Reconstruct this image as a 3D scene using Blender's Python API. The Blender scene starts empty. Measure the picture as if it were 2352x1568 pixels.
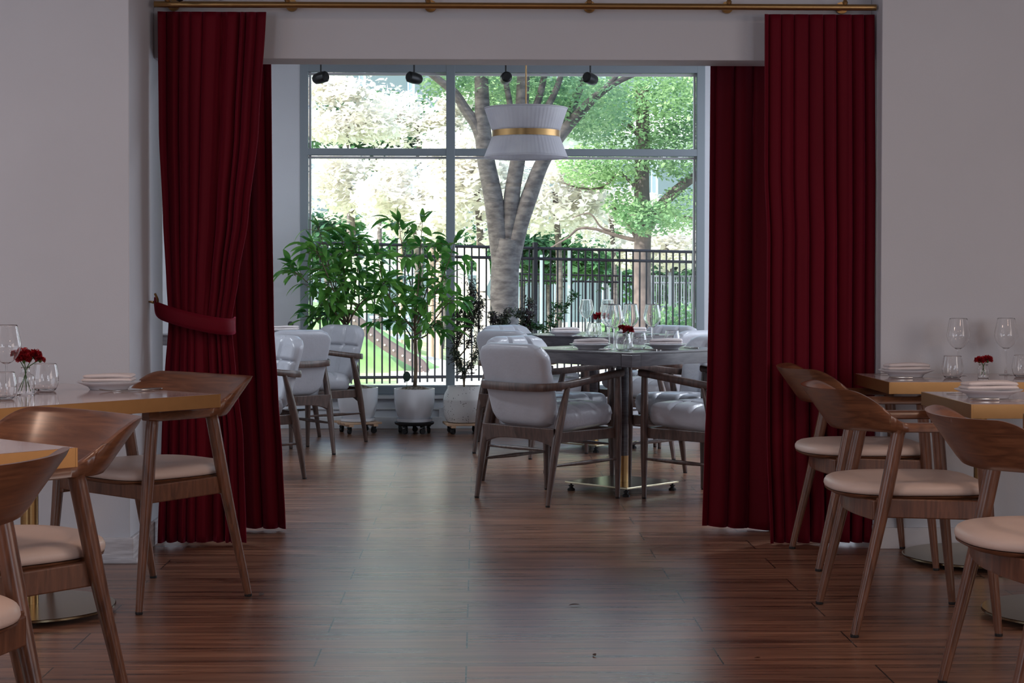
import bpy, bmesh, math, random
from math import sin, cos, pi, radians, sqrt, tan, atan2
from mathutils import Vector, Matrix, Euler

random.seed(7)
S = bpy.context.scene
COL = S.collection

# ------------------------------------------------------------------ camera, world, sun, large lights, exposure
F_PX, W_PX, H_PX = 3950.0, 2352.0, 1568.0
CAM_Z = 1.15
cam_d = bpy.data.cameras.new('camera'); cam = bpy.data.objects.new('camera', cam_d); COL.objects.link(cam)
cam_d.sensor_width = 36.0; cam_d.lens = F_PX / W_PX * 36.0
cam_d.shift_y = -71.6 / W_PX
cam_d.clip_start = 0.05; cam_d.clip_end = 400
yaw, pitch, roll = radians(1.175), radians(1.05), radians(0.08)
fw = Vector((sin(yaw) * cos(pitch), cos(yaw) * cos(pitch), -sin(pitch)))
r0 = Vector((cos(yaw), -sin(yaw), 0)); u0 = r0.cross(fw)
rr = r0 * cos(roll) + u0 * sin(roll); uu = -r0 * sin(roll) + u0 * cos(roll)
M = Matrix((rr, uu, -fw)).transposed().to_4x4(); M.translation = (0, 0, CAM_Z)
cam.matrix_world = M
S.camera = cam
cam_d.dof.use_dof = False

S.view_settings.view_transform = 'Standard'; S.view_settings.look = 'None'
S.view_settings.gamma = 1.0; S.view_settings.exposure = 0.0; S.view_settings.use_curve_mapping = False

wd = bpy.data.worlds.new('world'); S.world = wd; wd.use_nodes = True
nt = wd.node_tree; bg = nt.nodes['Background']
sky = nt.nodes.new('ShaderNodeTexSky'); sky.sky_type = 'NISHITA'; sky.sun_disc = False
sky.sun_elevation = radians(42); sky.sun_rotation = radians(-120); sky.air_density = 1.2; sky.dust_density = 2.5
nt.links.new(sky.outputs[0], bg.inputs[0]); bg.inputs[1].default_value = 0.55

def light(name, kind, loc, power, color=(1, 1, 1), rot=(0, 0, 0), size=1.0, size_y=None, spread=None):
    d = bpy.data.lights.new(name, kind); d.energy = power; d.color = color
    if kind == 'AREA':
        d.shape = 'RECTANGLE' if size_y else 'DISK'; d.size = size
        if size_y: d.size_y = size_y
        if spread: d.spread = spread
    o = bpy.data.objects.new(name, d); o.location = loc; o.rotation_euler = rot; COL.objects.link(o)
    return o
sun = light('sun', 'SUN', (-20, -10, 30), 6.5, (1.0, 0.95, 0.86)); sun.data.angle = radians(1.0)
sun.rotation_euler = Vector((0.80, 0.75, -0.75)).to_track_quat('-Z', 'Y').to_euler()
CEIL = 3.05
# warm unseen lights standing for lamps in the front room's ceiling
for i, (x, y) in enumerate([(-2.6, 1.6), (0.0, 1.6), (2.6, 1.6), (-2.6, 4.3), (0.2, 4.0), (2.6, 4.3)]):
    light('unseen_ceiling_light', 'AREA', (x, y, CEIL - 0.03), (34, 10, 8, 16, 7, 10)[i], (1.0, 0.68, 0.52), size=0.35)
# unseen fill lights added at the sides of both rooms, no windows there
light('side_fill', 'AREA', (-4.35, 4.2, 1.6), 26, (0.74, 0.84, 1.0), rot=(0, radians(-90), 0), size=1.8, size_y=3.0)
light('side_fill', 'AREA', (4.35, 3.2, 1.6), 40, (1.0, 0.86, 0.80), rot=(0, radians(90), 0), size=1.6, size_y=2.4)
light('side_fill', 'AREA', (-4.35, 9.6, 1.6), 14, (0.88, 0.93, 1.0), rot=(0, radians(-90), 0), size=1.9, size_y=3.0)
light('side_fill', 'AREA', (4.35, 10.6, 1.6), 80, (0.80, 0.88, 1.0), rot=(0, radians(90), 0), size=1.9, size_y=3.0)

light('rear_fill', 'AREA', (-4.3, -1.6, 1.7), 95, (0.78, 0.87, 1.0), rot=(radians(90), 0, radians(-40)), size=2.6, size_y=2.0)  # unseen cool fill pair added behind the camera to brighten surfaces facing it
light('rear_fill', 'AREA', (4.3, -1.6, 1.7), 80, (0.82, 0.88, 1.0), rot=(radians(90), 0, radians(40)), size=2.6, size_y=2.0)
for x, y, w in ((-2.7, 9.0, 42), (2.9, 9.0, 42), (-2.6, 11.2, 22), (2.8, 11.2, 42)):  # unseen cool fill lights added to brighten the back room
    light('unseen_ceiling_light', 'AREA', (x, y, CEIL - 0.03), w, (0.84, 0.91, 1.0), size=0.35)

# ------------------------------------------------------------------ helpers
def lin(c):
    c = c / 255.0
    return c / 12.92 if c <= 0.04045 else ((c + 0.055) / 1.055) ** 2.4
def rgb(r, g, b): return (lin(r), lin(g), lin(b), 1)
def at(px, py, Y):                      # a point out in the grounds, seen in a given direction at depth Y
    return Vector(((px - 1091) / F_PX * Y, Y, CAM_Z - (py - 640) / F_PX * Y))

def tag(o, label=None, cat=None, group=None, kind=None):
    if label: o['label'] = label
    if cat: o['category'] = cat
    if group: o['group'] = group
    if kind: o['kind'] = kind
    return o
def empty(name, loc=(0, 0, 0), rz=0.0, **k):
    o = bpy.data.objects.new(name, None); o.location = loc; o.rotation_euler = (0, 0, rz); o.empty_display_size = 0.1
    COL.objects.link(o); return tag(o, **k)
def mesh_obj(name, verts, faces, mat, parent=None, smooth=True, mats=None, fm=None):
    me = bpy.data.meshes.new(name); me.from_pydata([tuple(v) for v in verts], [], faces); me.validate()
    if smooth:
        for p in me.polygons: p.use_smooth = True
    me.materials.append(mat)
    if mats:
        for m in mats: me.materials.append(m)
        if fm:
            for p, i in zip(me.polygons, fm): p.material_index = i
    o = bpy.data.objects.new(name, me); COL.objects.link(o)
    if parent: o.parent = parent
    return o
class MB:
    def __init__(s): s.v = []; s.f = []; s.m = []
    def add(s, v, f, mi=0):
        n = len(s.v); s.v += [Vector(p) for p in v]; s.f += [tuple(i + n for i in q) for q in f]; s.m += [mi] * len(f); return s
    def box(s, c, d, rot=None, mi=0):
        hx, hy, hz = d[0] / 2, d[1] / 2, d[2] / 2
        v = [Vector((x, y, z)) for x in (-hx, hx) for y in (-hy, hy) for z in (-hz, hz)]
        if rot: 
            R = Euler(rot).to_matrix(); v = [R @ p for p in v]
        c = Vector(c)
        return s.add([p + c for p in v], [(0, 1, 3, 2), (4, 6, 7, 5), (0, 4, 5, 1), (2, 3, 7, 6), (0, 2, 6, 4), (1, 5, 7, 3)], mi)
    def tube(s, pts, rad, n=12, caps=True, mi=0, sx=1.0, up=None):
        pts = [Vector(p) for p in pts]; N = len(pts)
        if not isinstance(rad, (list, tuple)): rad = [rad] * N
        v = []; f = []; prev = None
        for i, p in enumerate(pts):
            t = (pts[min(i + 1, N - 1)] - pts[max(i - 1, 0)]).normalized()
            if prev is None:
                a = Vector(up) if up else (Vector((0, 0, 1)) if abs(t.z) < 0.9 else Vector((1, 0, 0)))
                e1 = (a - t * a.dot(t)).normalized()
            else: e1 = (prev - t * prev.dot(t)).normalized()
            prev = e1; e2 = t.cross(e1)
            for k in range(n):
                a = 2 * pi * k / n; v.append(p + e1 * cos(a) * rad[i] + e2 * sin(a) * rad[i] * sx)
        for i in range(N - 1):
            for k in range(n):
                k2 = (k + 1) % n; f.append((i * n + k, i * n + k2, (i + 1) * n + k2, (i + 1) * n + k))
        if caps: f += [tuple(range(n))[::-1], tuple((N - 1) * n + k for k in range(n))]
        return s.add(v, f, mi)
    def lathe(s, prof, n=32, c=(0, 0, 0), mi=0, close=False):
        c = Vector(c); v = []; f = []; N = len(prof)
        for r, z in prof:
            for k in range(n):
                a = 2 * pi * k / n; v.append(c + Vector((max(r, 1e-5) * cos(a), max(r, 1e-5) * sin(a), z)))
        for i in range(N - 1 + (1 if close else 0)):
            j = (i + 1) % N
            for k in range(n):
                k2 = (k + 1) % n; f.append((i * n + k, i * n + k2, j * n + k2, j * n + k))
        if not close:
            if prof[0][0] > 1e-4: f.append(tuple(range(n))[::-1])
            if prof[-1][0] > 1e-4: f.append(tuple((N - 1) * n + k for k in range(n)))
        return s.add(v, f, mi)
    def prism(s, poly, z0, z1, axis='z', mi=0):
        n = len(poly)
        def P(a, b, z):
            return {'z': (a, b, z), 'y': (a, z, b), 'x': (z, a, b)}[axis]
        v = [P(a, b, z0) for a, b in poly] + [P(a, b, z1) for a, b in poly]
        f = [tuple(range(n))[::-1], tuple(range(n, 2 * n))] + [(i, (i + 1) % n, n + (i + 1) % n, n + i) for i in range(n)]
        return s.add(v, f, mi)
    def obj(s, name, mat, parent=None, smooth=True, bevel=0.0, seg=2, mats=None, xf=None, angle=35):
        v = s.v if xf is None else [xf @ p for p in s.v]
        me = bpy.data.meshes.new(name); me.from_pydata([tuple(p) for p in v], [], s.f)
        me.materials.append(mat)
        for m in (mats or []): me.materials.append(m)
        for p, i in zip(me.polygons, s.m): p.material_index = i
        bm = bmesh.new(); bm.from_mesh(me); bmesh.ops.recalc_face_normals(bm, faces=bm.faces); bm.to_mesh(me); bm.free()
        if smooth: me.shade_smooth() if hasattr(me, 'shade_smooth') else None
        if smooth and hasattr(me, 'set_sharp_from_angle'): me.set_sharp_from_angle(angle=radians(angle))
        o = bpy.data.objects.new(name, me); COL.objects.link(o)
        if parent: o.parent = parent
        if bevel:
            b = o.modifiers.new('bevel', 'BEVEL'); b.width = bevel; b.segments = seg; b.limit_method = 'ANGLE'; b.angle_limit = radians(40)
            b.harden_normals = False
        return o
def children(o): return [c for c in COL.objects if c.parent == o]
def copy_tree(o, parent=None):
    c = o.copy(); COL.objects.link(c)
    if parent: c.parent = parent
    for ch in list(o.children): copy_tree(ch, c)
    return c
class Proto:
    """first placement moves the built thing itself; later ones copy it with its parts"""
    def __init__(s, root): s.root = root; s.used = False
    def put(s, loc, rz=0.0, label=None, group=None, scale=None):
        o = s.root if not s.used else copy_tree(s.root)
        s.used = True
        o.location = loc; o.rotation_euler = (0, 0, rz)
        if scale: o.scale = (scale,) * 3
        tag(o, label=label, group=group); return o
def spline(pts, n=8):
    P = [Vector(p) for p in pts]; out = []
    for i in range(len(P) - 1):
        a = P[max(i - 1, 0)]; b = P[i]; c = P[i + 1]; d = P[min(i + 2, len(P) - 1)]
        for k in range(n):
            t = k / n
            out.append(0.5 * ((2 * b) + (c - a) * t + (2 * a - 5 * b + 4 * c - d) * t * t + (3 * b - a - 3 * c + d) * t ** 3))
    out.append(P[-1]); return out
def sstep(a, b, x):
    t = min(1, max(0, (x - a) / (b - a))); return t * t * (3 - 2 * t)
def lerpk(keys, x):
    keys = sorted(keys)
    if x <= keys[0][0]: return keys[0][1:]
    for a, b in zip(keys, keys[1:]):
        if x <= b[0]:
            t = (x - a[0]) / (b[0] - a[0]); t = t * t * (3 - 2 * t) * 0.5 + t * 0.5
            return tuple(p + (q - p) * t for p, q in zip(a[1:], b[1:]))
    return keys[-1][1:]

# ------------------------------------------------------------------ materials
def newmat(name):
    m = bpy.data.materials.new(name); m.use_nodes = True
    return m, m.node_tree, m.node_tree.nodes['Principled BSDF']
def mat(name, col, rough=0.5, metal=0.0, spec=0.5, var=0.0, vscale=8.0, vstretch=(1, 1, 1), bump=0.0, bscale=60.0, sheen=0.0, sheen_tint=None,
        coat=0.0, trans=0.0, aniso=0.0, col2=None, coords='Object', detail=4):
    m, t, b = newmat(name)
    b.inputs['Base Color'].default_value = col; b.inputs['Roughness'].default_value = rough
    b.inputs['Metallic'].default_value = metal; b.inputs['Specular IOR Level'].default_value = spec
    b.inputs['Coat Weight'].default_value = coat; b.inputs['Coat Roughness'].default_value = 0.15
    if sheen: 
        b.inputs['Sheen Weight'].default_value = sheen; b.inputs['Sheen Roughness'].default_value = 0.4
        if sheen_tint: b.inputs['Sheen Tint'].default_value = sheen_tint
    N = t.nodes; L = t.links
    tc = N.new('ShaderNodeTexCoord')
    if var or col2:
        mp = N.new('ShaderNodeMapping'); mp.inputs['Scale'].default_value = vstretch
        no = N.new('ShaderNodeTexNoise'); no.inputs['Scale'].default_value = vscale; no.inputs['Detail'].default_value = detail
        L.new(tc.outputs[coords], mp.inputs[0]); L.new(mp.outputs[0], no.inputs['Vector'])
        r = N.new('ShaderNodeValToRGB'); r.color_ramp.elements[0].position = 0.35; r.color_ramp.elements[1].position = 0.65
        c2 = col2 or tuple(c * (1 - var) for c in col[:3]) + (1,)
        r.color_ramp.elements[0].color = c2; r.color_ramp.elements[1].color = col
        L.new(no.outputs['Fac'], r.inputs[0]); L.new(r.outputs[0], b.inputs['Base Color'])
    if bump:
        no2 = N.new('ShaderNodeTexNoise'); no2.inputs['Scale'].default_value = bscale; no2.inputs['Detail'].default_value = 3
        mp2 = N.new('ShaderNodeMapping'); mp2.inputs['Scale'].default_value = vstretch
        L.new(tc.outputs[coords], mp2.inputs[0]); L.new(mp2.outputs[0], no2.inputs['Vector'])
        bp = N.new('ShaderNodeBump'); bp.inputs['Strength'].default_value = bump; bp.inputs['Distance'].default_value = 0.01
        L.new(no2.outputs['Fac'], bp.inputs['Height']); L.new(bp.outputs[0], b.inputs['Normal'])
    return m
def wood(name, c1, c2, rough=0.35, stretch=(6, 1, 6), scale=7.0):
    m, t, b = newmat(name); N = t.nodes; L = t.links
    tc = N.new('ShaderNodeTexCoord'); mp = N.new('ShaderNodeMapping'); mp.inputs['Scale'].default_value = stretch
    n1 = N.new('ShaderNodeTexNoise'); n1.inputs['Scale'].default_value = scale; n1.inputs['Detail'].default_value = 6; n1.inputs['Distortion'].default_value = 1.6
    L.new(tc.outputs['Object'], mp.inputs[0]); L.new(mp.outputs[0], n1.inputs['Vector'])
    r = N.new('ShaderNodeValToRGB'); r.color_ramp.elements[0].position = 0.3; r.color_ramp.elements[1].position = 0.72
    r.color_ramp.elements[0].color = c2; r.color_ramp.elements[1].color = c1
    L.new(n1.outputs['Fac'], r.inputs[0]); L.new(r.outputs[0], b.inputs['Base Color'])
    b.inputs['Roughness'].default_value = rough; b.inputs['Coat Weight'].default_value = 0.25; b.inputs['Coat Roughness'].default_value = 0.25
    return m
def thin_glass(name, tint=(1, 1, 1, 1), refl=1.0):
    m = bpy.data.materials.new(name); m.use_nodes = True; t = m.node_tree; t.nodes.clear(); N = t.nodes; L = t.links
    o = N.new('ShaderNodeOutputMaterial'); mx = N.new('ShaderNodeMixShader'); tr = N.new('ShaderNodeBsdfTransparent'); gl = N.new('ShaderNodeBsdfGlossy')
    fr = N.new('ShaderNodeFresnel'); fr.inputs['IOR'].default_value = 1.45; gl.inputs['Roughness'].default_value = 0.0; tr.inputs[0].default_value = tint
    L.new(fr.outputs[0], mx.inputs[0]); L.new(tr.outputs[0], mx.inputs[1]); L.new(gl.outputs[0], mx.inputs[2]); L.new(mx.outputs[0], o.inputs[0])
    return m
def real_glass(name):
    m, t, b = newmat(name); b.inputs['Transmission Weight'].default_value = 1.0; b.inputs['Roughness'].default_value = 0.0
    b.inputs['IOR'].default_value = 1.42; b.inputs['Base Color'].default_value = (1, 1, 1, 1); return m
def leafmat(name, c1, c2, rough=0.3, transl=0.35, scale=3.0, coords='Object'):
    m = bpy.data.materials.new(name); m.use_nodes = True; t = m.node_tree; N = t.nodes; L = t.links
    b = N['Principled BSDF']; o = N['Material Output']
    tc = N.new('ShaderNodeTexCoord'); no = N.new('ShaderNodeTexNoise'); no.inputs['Scale'].default_value = scale; no.inputs['Detail'].default_value = 3
    r = N.new('ShaderNodeValToRGB'); r.color_ramp.elements[0].position = 0.4; r.color_ramp.elements[1].position = 0.6
    r.color_ramp.elements[0].color = c1; r.color_ramp.elements[1].color = c2
    L.new(tc.outputs[coords], no.inputs['Vector']); L.new(no.outputs['Fac'], r.inputs[0]); L.new(r.outputs[0], b.inputs['Base Color'])
    b.inputs['Roughness'].default_value = rough
    tr = N.new('ShaderNodeBsdfTranslucent'); mx = N.new('ShaderNodeMixShader'); mx.inputs[0].default_value = transl
    L.new(r.outputs[0], tr.inputs[0]); L.new(b.outputs[0], mx.inputs[1]); L.new(tr.outputs[0], mx.inputs[2]); L.new(mx.outputs[0], o.inputs[0])
    return m

WALL = mat('painted_wall', rgb(196, 199, 206), 0.6, var=0.05, vscale=1.5, bump=0.05, bscale=120)
CEILM = mat('ceiling_paint', rgb(200, 198, 196), 0.8)
TRIM = mat('white_trim', rgb(196, 196, 200), 0.4, var=0.06, vscale=20)
STONE = mat('whitewashed_board', rgb(210, 210, 214), 0.45, col2=rgb(178, 176, 180), vscale=10, vstretch=(1, 1, 9))
ALU = mat('grey_window_metal', rgb(128, 138, 146), 0.45, metal=0.0, spec=0.5)
ALUL = mat('pale_window_edge', rgb(190, 190, 195), 0.5)
PANE = thin_glass('window_glass', (0.94, 0.98, 0.96, 1))
GLASS = real_glass('clear_glass')
VELVET = mat('red_velvet', (0.118, 0.001, 0.009, 1), 0.7, spec=0.15, sheen=0.5, sheen_tint=(0.9, 0.10, 0.25, 1), var=0.2, vscale=5, vstretch=(1, 1, 0.2), bump=0.06, bscale=90)
BRASS = mat('brushed_brass', rgb(168, 136, 92), 0.32, metal=1.0, var=0.08, vscale=20, vstretch=(1, 1, 30))
BRASSE = mat('brass_table_edge', rgb(176, 132, 86), 0.36, metal=1.0, var=0.05, vscale=30)
BRASSD = mat('antique_brass_plate', rgb(150, 138, 112), 0.22, metal=1.0, var=0.1, vscale=6)
BRASSP = mat('polished_brass_plate', rgb(196, 188, 160), 0.16, metal=1.0, var=0.05, vscale=4)
WALNUT = wood('walnut_wood', rgb(126, 82, 56), rgb(84, 50, 34), 0.30, stretch=(1.0, 3, 16), scale=3.2)
WALNUTL = wood('walnut_legs', rgb(122, 80, 58), rgb(80, 50, 36), 0.33, stretch=(8, 8, 1.0), scale=5)
OAKG = wood('grey_walnut', rgb(98, 76, 68), rgb(58, 44, 40), 0.38, stretch=(7, 7, 1.2), scale=5)
TABW = wood('dark_grey_table_wood', rgb(86, 80, 84), rgb(58, 54, 58), 0.22, stretch=(1, 1, 8), scale=5)
PADM = mat('beige_leather', rgb(206, 186, 176), 0.42, var=0.05, vscale=6, bump=0.05, bscale=200)
LEATH = mat('pale_grey_leather', rgb(180, 183, 192), 0.30, var=0.10, vscale=7, bump=0.12, bscale=60)
TOPM = mat('pale_mauve_tabletop', rgb(186, 166, 164), 0.09, spec=0.6)
BLACK = mat('black_rubber', rgb(22, 22, 24), 0.5)
DARKM = mat('dark_metal', rgb(42, 44, 46), 0.4, metal=0.6)
STEEL = mat('steel_cutlery', rgb(190, 186, 182), 0.22, metal=1.0)
CHINA = mat('white_china', rgb(220, 222, 228), 0.15)
NAPK = mat('linen_napkin', rgb(222, 214, 214), 0.8, var=0.06, vscale=30, bump=0.15, bscale=250)
CARN = mat('red_petals', (0.42, 0.004, 0.012, 1), 0.6, col2=(0.16, 0.0, 0.006, 1), vscale=40)
STEMG = mat('green_stem', rgb(70, 100, 50), 0.5)
WATER = thin_glass('vase_water', (0.92, 0.97, 0.95, 1))
POTW = mat('white_glazed_pot', rgb(228, 231, 238), 0.18, var=0.03, vscale=5)
SOIL = mat('mulch', rgb(150, 140, 128), 0.95, col2=rgb(70, 60, 54), vscale=60, bump=0.8, bscale=70)
BARK = mat('stem_bark', rgb(122, 104, 84), 0.8, col2=rgb(86, 74, 60), vscale=20)
PINE = mat('pale_pine', rgb(206, 170, 140), 0.5, var=0.2, vscale=6, vstretch=(1, 12, 1))
FICUS = leafmat('ficus_leaf', rgb(66, 128, 58), rgb(122, 178, 84), 0.28, 0.5, 6)
OLIVE = leafmat('small_dark_leaf', rgb(72, 62, 68), rgb(84, 98, 78), 0.4, 0.3, 10)
GREENS = leafmat('deep_green_leaf', rgb(42, 82, 52), rgb(66, 112, 62), 0.35, 0.3, 10)
SHADE = leafmat('string_shade', rgb(226, 227, 232), rgb(214, 215, 222), 0.9, 0.5, 4)
TREEB = mat('tree_bark', rgb(124, 114, 114), 0.9, col2=rgb(84, 76, 78), vscale=9, vstretch=(1, 1, 2.2), bump=1.0, bscale=16)
TREEB2 = mat('brown_tree_bark', rgb(114, 100, 98), 0.9, col2=rgb(82, 72, 72), vscale=6, bump=0.6, bscale=14)
FENCEM = mat('dark_fence_metal', rgb(26, 26, 34), 0.6, spec=0.2)
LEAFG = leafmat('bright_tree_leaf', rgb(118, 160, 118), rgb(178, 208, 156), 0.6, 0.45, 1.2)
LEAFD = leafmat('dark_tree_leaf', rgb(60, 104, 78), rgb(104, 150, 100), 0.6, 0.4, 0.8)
LEAFP = leafmat('pale_sunlit_leaf', rgb(226, 222, 212), rgb(255, 252, 250), 0.7, 0.5, 1.1)  # sunlit overexposure painted into the near-white leaf colour
GRASS = mat('lawn_grass', rgb(150, 182, 110), 0.9, col2=rgb(214, 206, 186), vscale=0.8, detail=8, bump=0.3, bscale=20)
GRASSH = mat('mound_grass', rgb(160, 196, 140), 0.9, col2=rgb(112, 152, 92), vscale=1.8, detail=8, bump=0.4, bscale=20)
PAVE = mat('pale_paving', rgb(236, 226, 220), 0.8, var=0.08, vscale=1.0)

def floor_mat():
    m, t, b = newmat('wood_plank_floor'); N = t.nodes; L = t.links
    tc = N.new('ShaderNodeTexCoord'); mp = N.new('ShaderNodeMapping'); mp.inputs['Location'].default_value = (0.03, 0.05, 0)
    L.new(tc.outputs['Object'], mp.inputs[0])
    br = N.new('ShaderNodeTexBrick'); br.offset = 0.37; br.offset_frequency = 2; br.squash = 1
    br.inputs['Scale'].default_value = 1.0; br.inputs['Brick Width'].default_value = 1.22; br.inputs['Row Height'].default_value = 0.245
    br.inputs['Mortar Size'].default_value = 0.0028; br.inputs['Mortar Smooth'].default_value = 0.2; br.inputs['Bias'].default_value = 0
    br.inputs['Color1'].default_value = (0, 0, 0, 1); br.inputs['Color2'].default_value = (1, 1, 1, 1); br.inputs['Mortar'].default_value = (0.5, 0.5, 0.5, 1)
    L.new(mp.outputs[0], br.inputs['Vector'])
    mg = N.new('ShaderNodeMapping'); mg.inputs['Scale'].default_value = (1.1, 26, 1); L.new(tc.outputs['Object'], mg.inputs[0])
    n1 = N.new('ShaderNodeTexNoise'); n1.noise_dimensions = '4D'; n1.inputs['Scale'].default_value = 1.6; n1.inputs['Detail'].default_value = 7; n1.inputs['Distortion'].default_value = 0.6
    wv = N.new('ShaderNodeMath'); wv.operation = 'MULTIPLY'; wv.inputs[1].default_value = 9.0
    L.new(br.outputs['Color'], wv.inputs[0]); L.new(wv.outputs[0], n1.inputs['W']); L.new(mg.outputs[0], n1.inputs['Vector'])
    r = N.new('ShaderNodeValToRGB'); cr = r.color_ramp
    cr.elements[0].position = 0.30; cr.elements[0].color = rgb(72, 48, 37)
    cr.elements[1].position = 0.72; cr.elements[1].color = rgb(160, 118, 94)
    e = cr.elements.new(0.5); e.color = rgb(128, 90, 71)
    L.new(n1.outputs['Fac'], r.inputs[0])
    # broad light and dark bands along the boards
    mb = N.new('ShaderNodeMapping'); mb.inputs['Scale'].default_value = (0.35, 7, 1); L.new(tc.outputs['Object'], mb.inputs[0])
    n3 = N.new('ShaderNodeTexNoise'); n3.inputs['Scale'].default_value = 2.2; n3.inputs['Detail'].default_value = 2; L.new(mb.outputs[0], n3.inputs['Vector'])
    mr = N.new('ShaderNodeMapRange'); mr.inputs[1].default_value = 0.3; mr.inputs[2].default_value = 0.7; mr.inputs[3].default_value = 0.72; mr.inputs[4].default_value = 1.22
    L.new(n3.outputs['Fac'], mr.inputs[0])
    mx0 = N.new('ShaderNodeMixRGB'); mx0.blend_type = 'MULTIPLY'; mx0.inputs[0].default_value = 1; L.new(r.outputs[0], mx0.inputs[1]); L.new(mr.outputs[0], mx0.inputs[2])
    mf = N.new('ShaderNodeMapping'); mf.inputs['Scale'].default_value = (2.2, 46, 1); L.new(tc.outputs['Object'], mf.inputs[0])
    nf = N.new('ShaderNodeTexNoise'); nf.noise_dimensions = '4D'; nf.inputs['Scale'].default_value = 2.4; nf.inputs['Detail'].default_value = 5; nf.inputs['Distortion'].default_value = 1.2
    L.new(wv.outputs[0], nf.inputs['W']); L.new(mf.outputs[0], nf.inputs['Vector'])
    rf = N.new('ShaderNodeValToRGB'); rf.color_ramp.elements[0].position = 0.30; rf.color_ramp.elements[0].color = (0.35, 0.32, 0.30, 1); rf.color_ramp.elements[1].position = 0.40; rf.color_ramp.elements[1].color = (1, 1, 1, 1)
    L.new(nf.outputs['Fac'], rf.inputs[0])
    mx1 = N.new('ShaderNodeMixRGB'); mx1.blend_type = 'MULTIPLY'; mx1.inputs[0].default_value = 1; L.new(mx0.outputs[0], mx1.inputs[1]); L.new(rf.outputs[0], mx1.inputs[2]); mx0 = mx1
    mx = N.new('ShaderNodeMixRGB'); mx.inputs[2].default_value = rgb(34, 26, 22); L.new(br.outputs['Fac'], mx.inputs[0]); L.new(mx0.outputs[0], mx.inputs[1])
    L.new(mx.outputs[0], b.inputs['Base Color'])
    rr_ = N.new('ShaderNodeMapRange'); rr_.inputs[3].default_value = 0.23; rr_.inputs[4].default_value = 0.34; L.new(n1.outputs['Fac'], rr_.inputs[0]); L.new(rr_.outputs[0], b.inputs['Roughness'])
    bp = N.new('ShaderNodeBump'); bp.inputs['Strength'].default_value = 0.10; bp.inputs['Distance'].default_value = 0.004; L.new(n1.outputs['Fac'], bp.inputs['Height']); L.new(bp.outputs[0], b.inputs['Normal'])
    b.inputs['Specular IOR Level'].default_value = 0.68
    return m
FLOOR = floor_mat()
def terrazzo():
    m, t, b = newmat('speckled_stoneware'); N = t.nodes; L = t.links
    tc = N.new('ShaderNodeTexCoord'); v = N.new('ShaderNodeTexVoronoi'); v.inputs['Scale'].default_value = 70; n = N.new('ShaderNodeTexNoise'); n.inputs['Scale'].default_value = 14
    L.new(tc.outputs['Object'], v.inputs['Vector']); L.new(tc.outputs['Object'], n.inputs['Vector'])
    r = N.new('ShaderNodeValToRGB'); r.color_ramp.elements[0].position = 0.20; r.color_ramp.elements[1].position = 0.26
    r.color_ramp.elements[0].color = (1, 1, 1, 1); r.color_ramp.elements[1].color = (0, 0, 0, 1); L.new(v.outputs['Distance'], r.inputs[0])
    g = N.new('ShaderNodeMath'); g.operation = 'GREATER_THAN'; g.inputs[1].default_value = 0.52; L.new(n.outputs['Fac'], g.inputs[0])
    mu = N.new('ShaderNodeMath'); mu.operation = 'MULTIPLY'; L.new(r.outputs[0], mu.inputs[0]); L.new(g.outputs[0], mu.inputs[1])
    mx = N.new('ShaderNodeMixRGB'); mx.inputs[1].default_value = rgb(206, 204, 204); mx.inputs[2].default_value = rgb(66, 62, 64); L.new(mu.outputs[0], mx.inputs[0])
    L.new(mx.outputs[0], b.inputs['Base Color']); b.inputs['Roughness'].default_value = 0.6; return m
TERR = terrazzo()

# ------------------------------------------------------------------ the setting
def struct(o, name=None): o['kind'] = 'structure'; return o
def sbox(name, lo, hi, m, bevel=0.0):
    c = [(a + b) / 2 for a, b in zip(lo, hi)]; d = [b - a for a, b in zip(lo, hi)]
    o = MB().box((0, 0, 0), d).obj(name, m, smooth=False, bevel=bevel); o.location = c; return struct(o)
WY = 13.2                                   # inner face of the window wall
sbox('floor', (-4.6, -4.2, -0.10), (4.6, WY + 0.3, 0.0), FLOOR)
sbox('ceiling', (-4.6, -4.2, CEIL), (4.6, WY + 0.3, CEIL + 0.15), CEILM)
sbox('wall_west', (-4.6, -4.2, 0), (-4.4, WY, CEIL), WALL)
sbox('wall_east', (4.4, -4.2, 0), (4.6, WY, CEIL), WALL)
sbox('wall_back', (-4.4, -4.2, 0), (4.4, -4.0, CEIL), mat('wall_behind', rgb(120, 82, 60), 0.7))
# partition with the wide opening
sbox('wall_left', (-4.4, 6.965, 0), (-1.40, 7.70, CEIL), WALL, 0.004)
sbox('wall_right', (1.723, 7.30, 0), (4.4, 7.70, CEIL), WALL, 0.004)
sbox('wall_header', (-1.40, 7.50, 2.103), (1.723, 7.70, CEIL), WALL, 0.003)
# skirting boards
o = MB().box((-2.90, 6.957, 0.052), (3.03, 0.016, 0.104)).box((-2.898, 6.952, 0.010), (3.06, 0.026, 0.020)).box((-1.392, 7.3, 0.052), (0.016, 0.70, 0.104)).obj('baseboard_left', STONE, smooth=False, bevel=0.003); struct(o)
o = MB().box((3.06, 7.292, 0.045), (2.69, 0.016, 0.09)).box((1.715, 7.50, 0.045), (0.016, 0.42, 0.09)).obj('baseboard_right', TRIM, smooth=False, bevel=0.003); struct(o)
# unseen block added above the ceiling, sized to shade tree and ground
sbox('wall_shade_block', (-9, -4.2, CEIL + 0.15), (9, WY + 0.22, 11.5), WALL)
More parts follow.
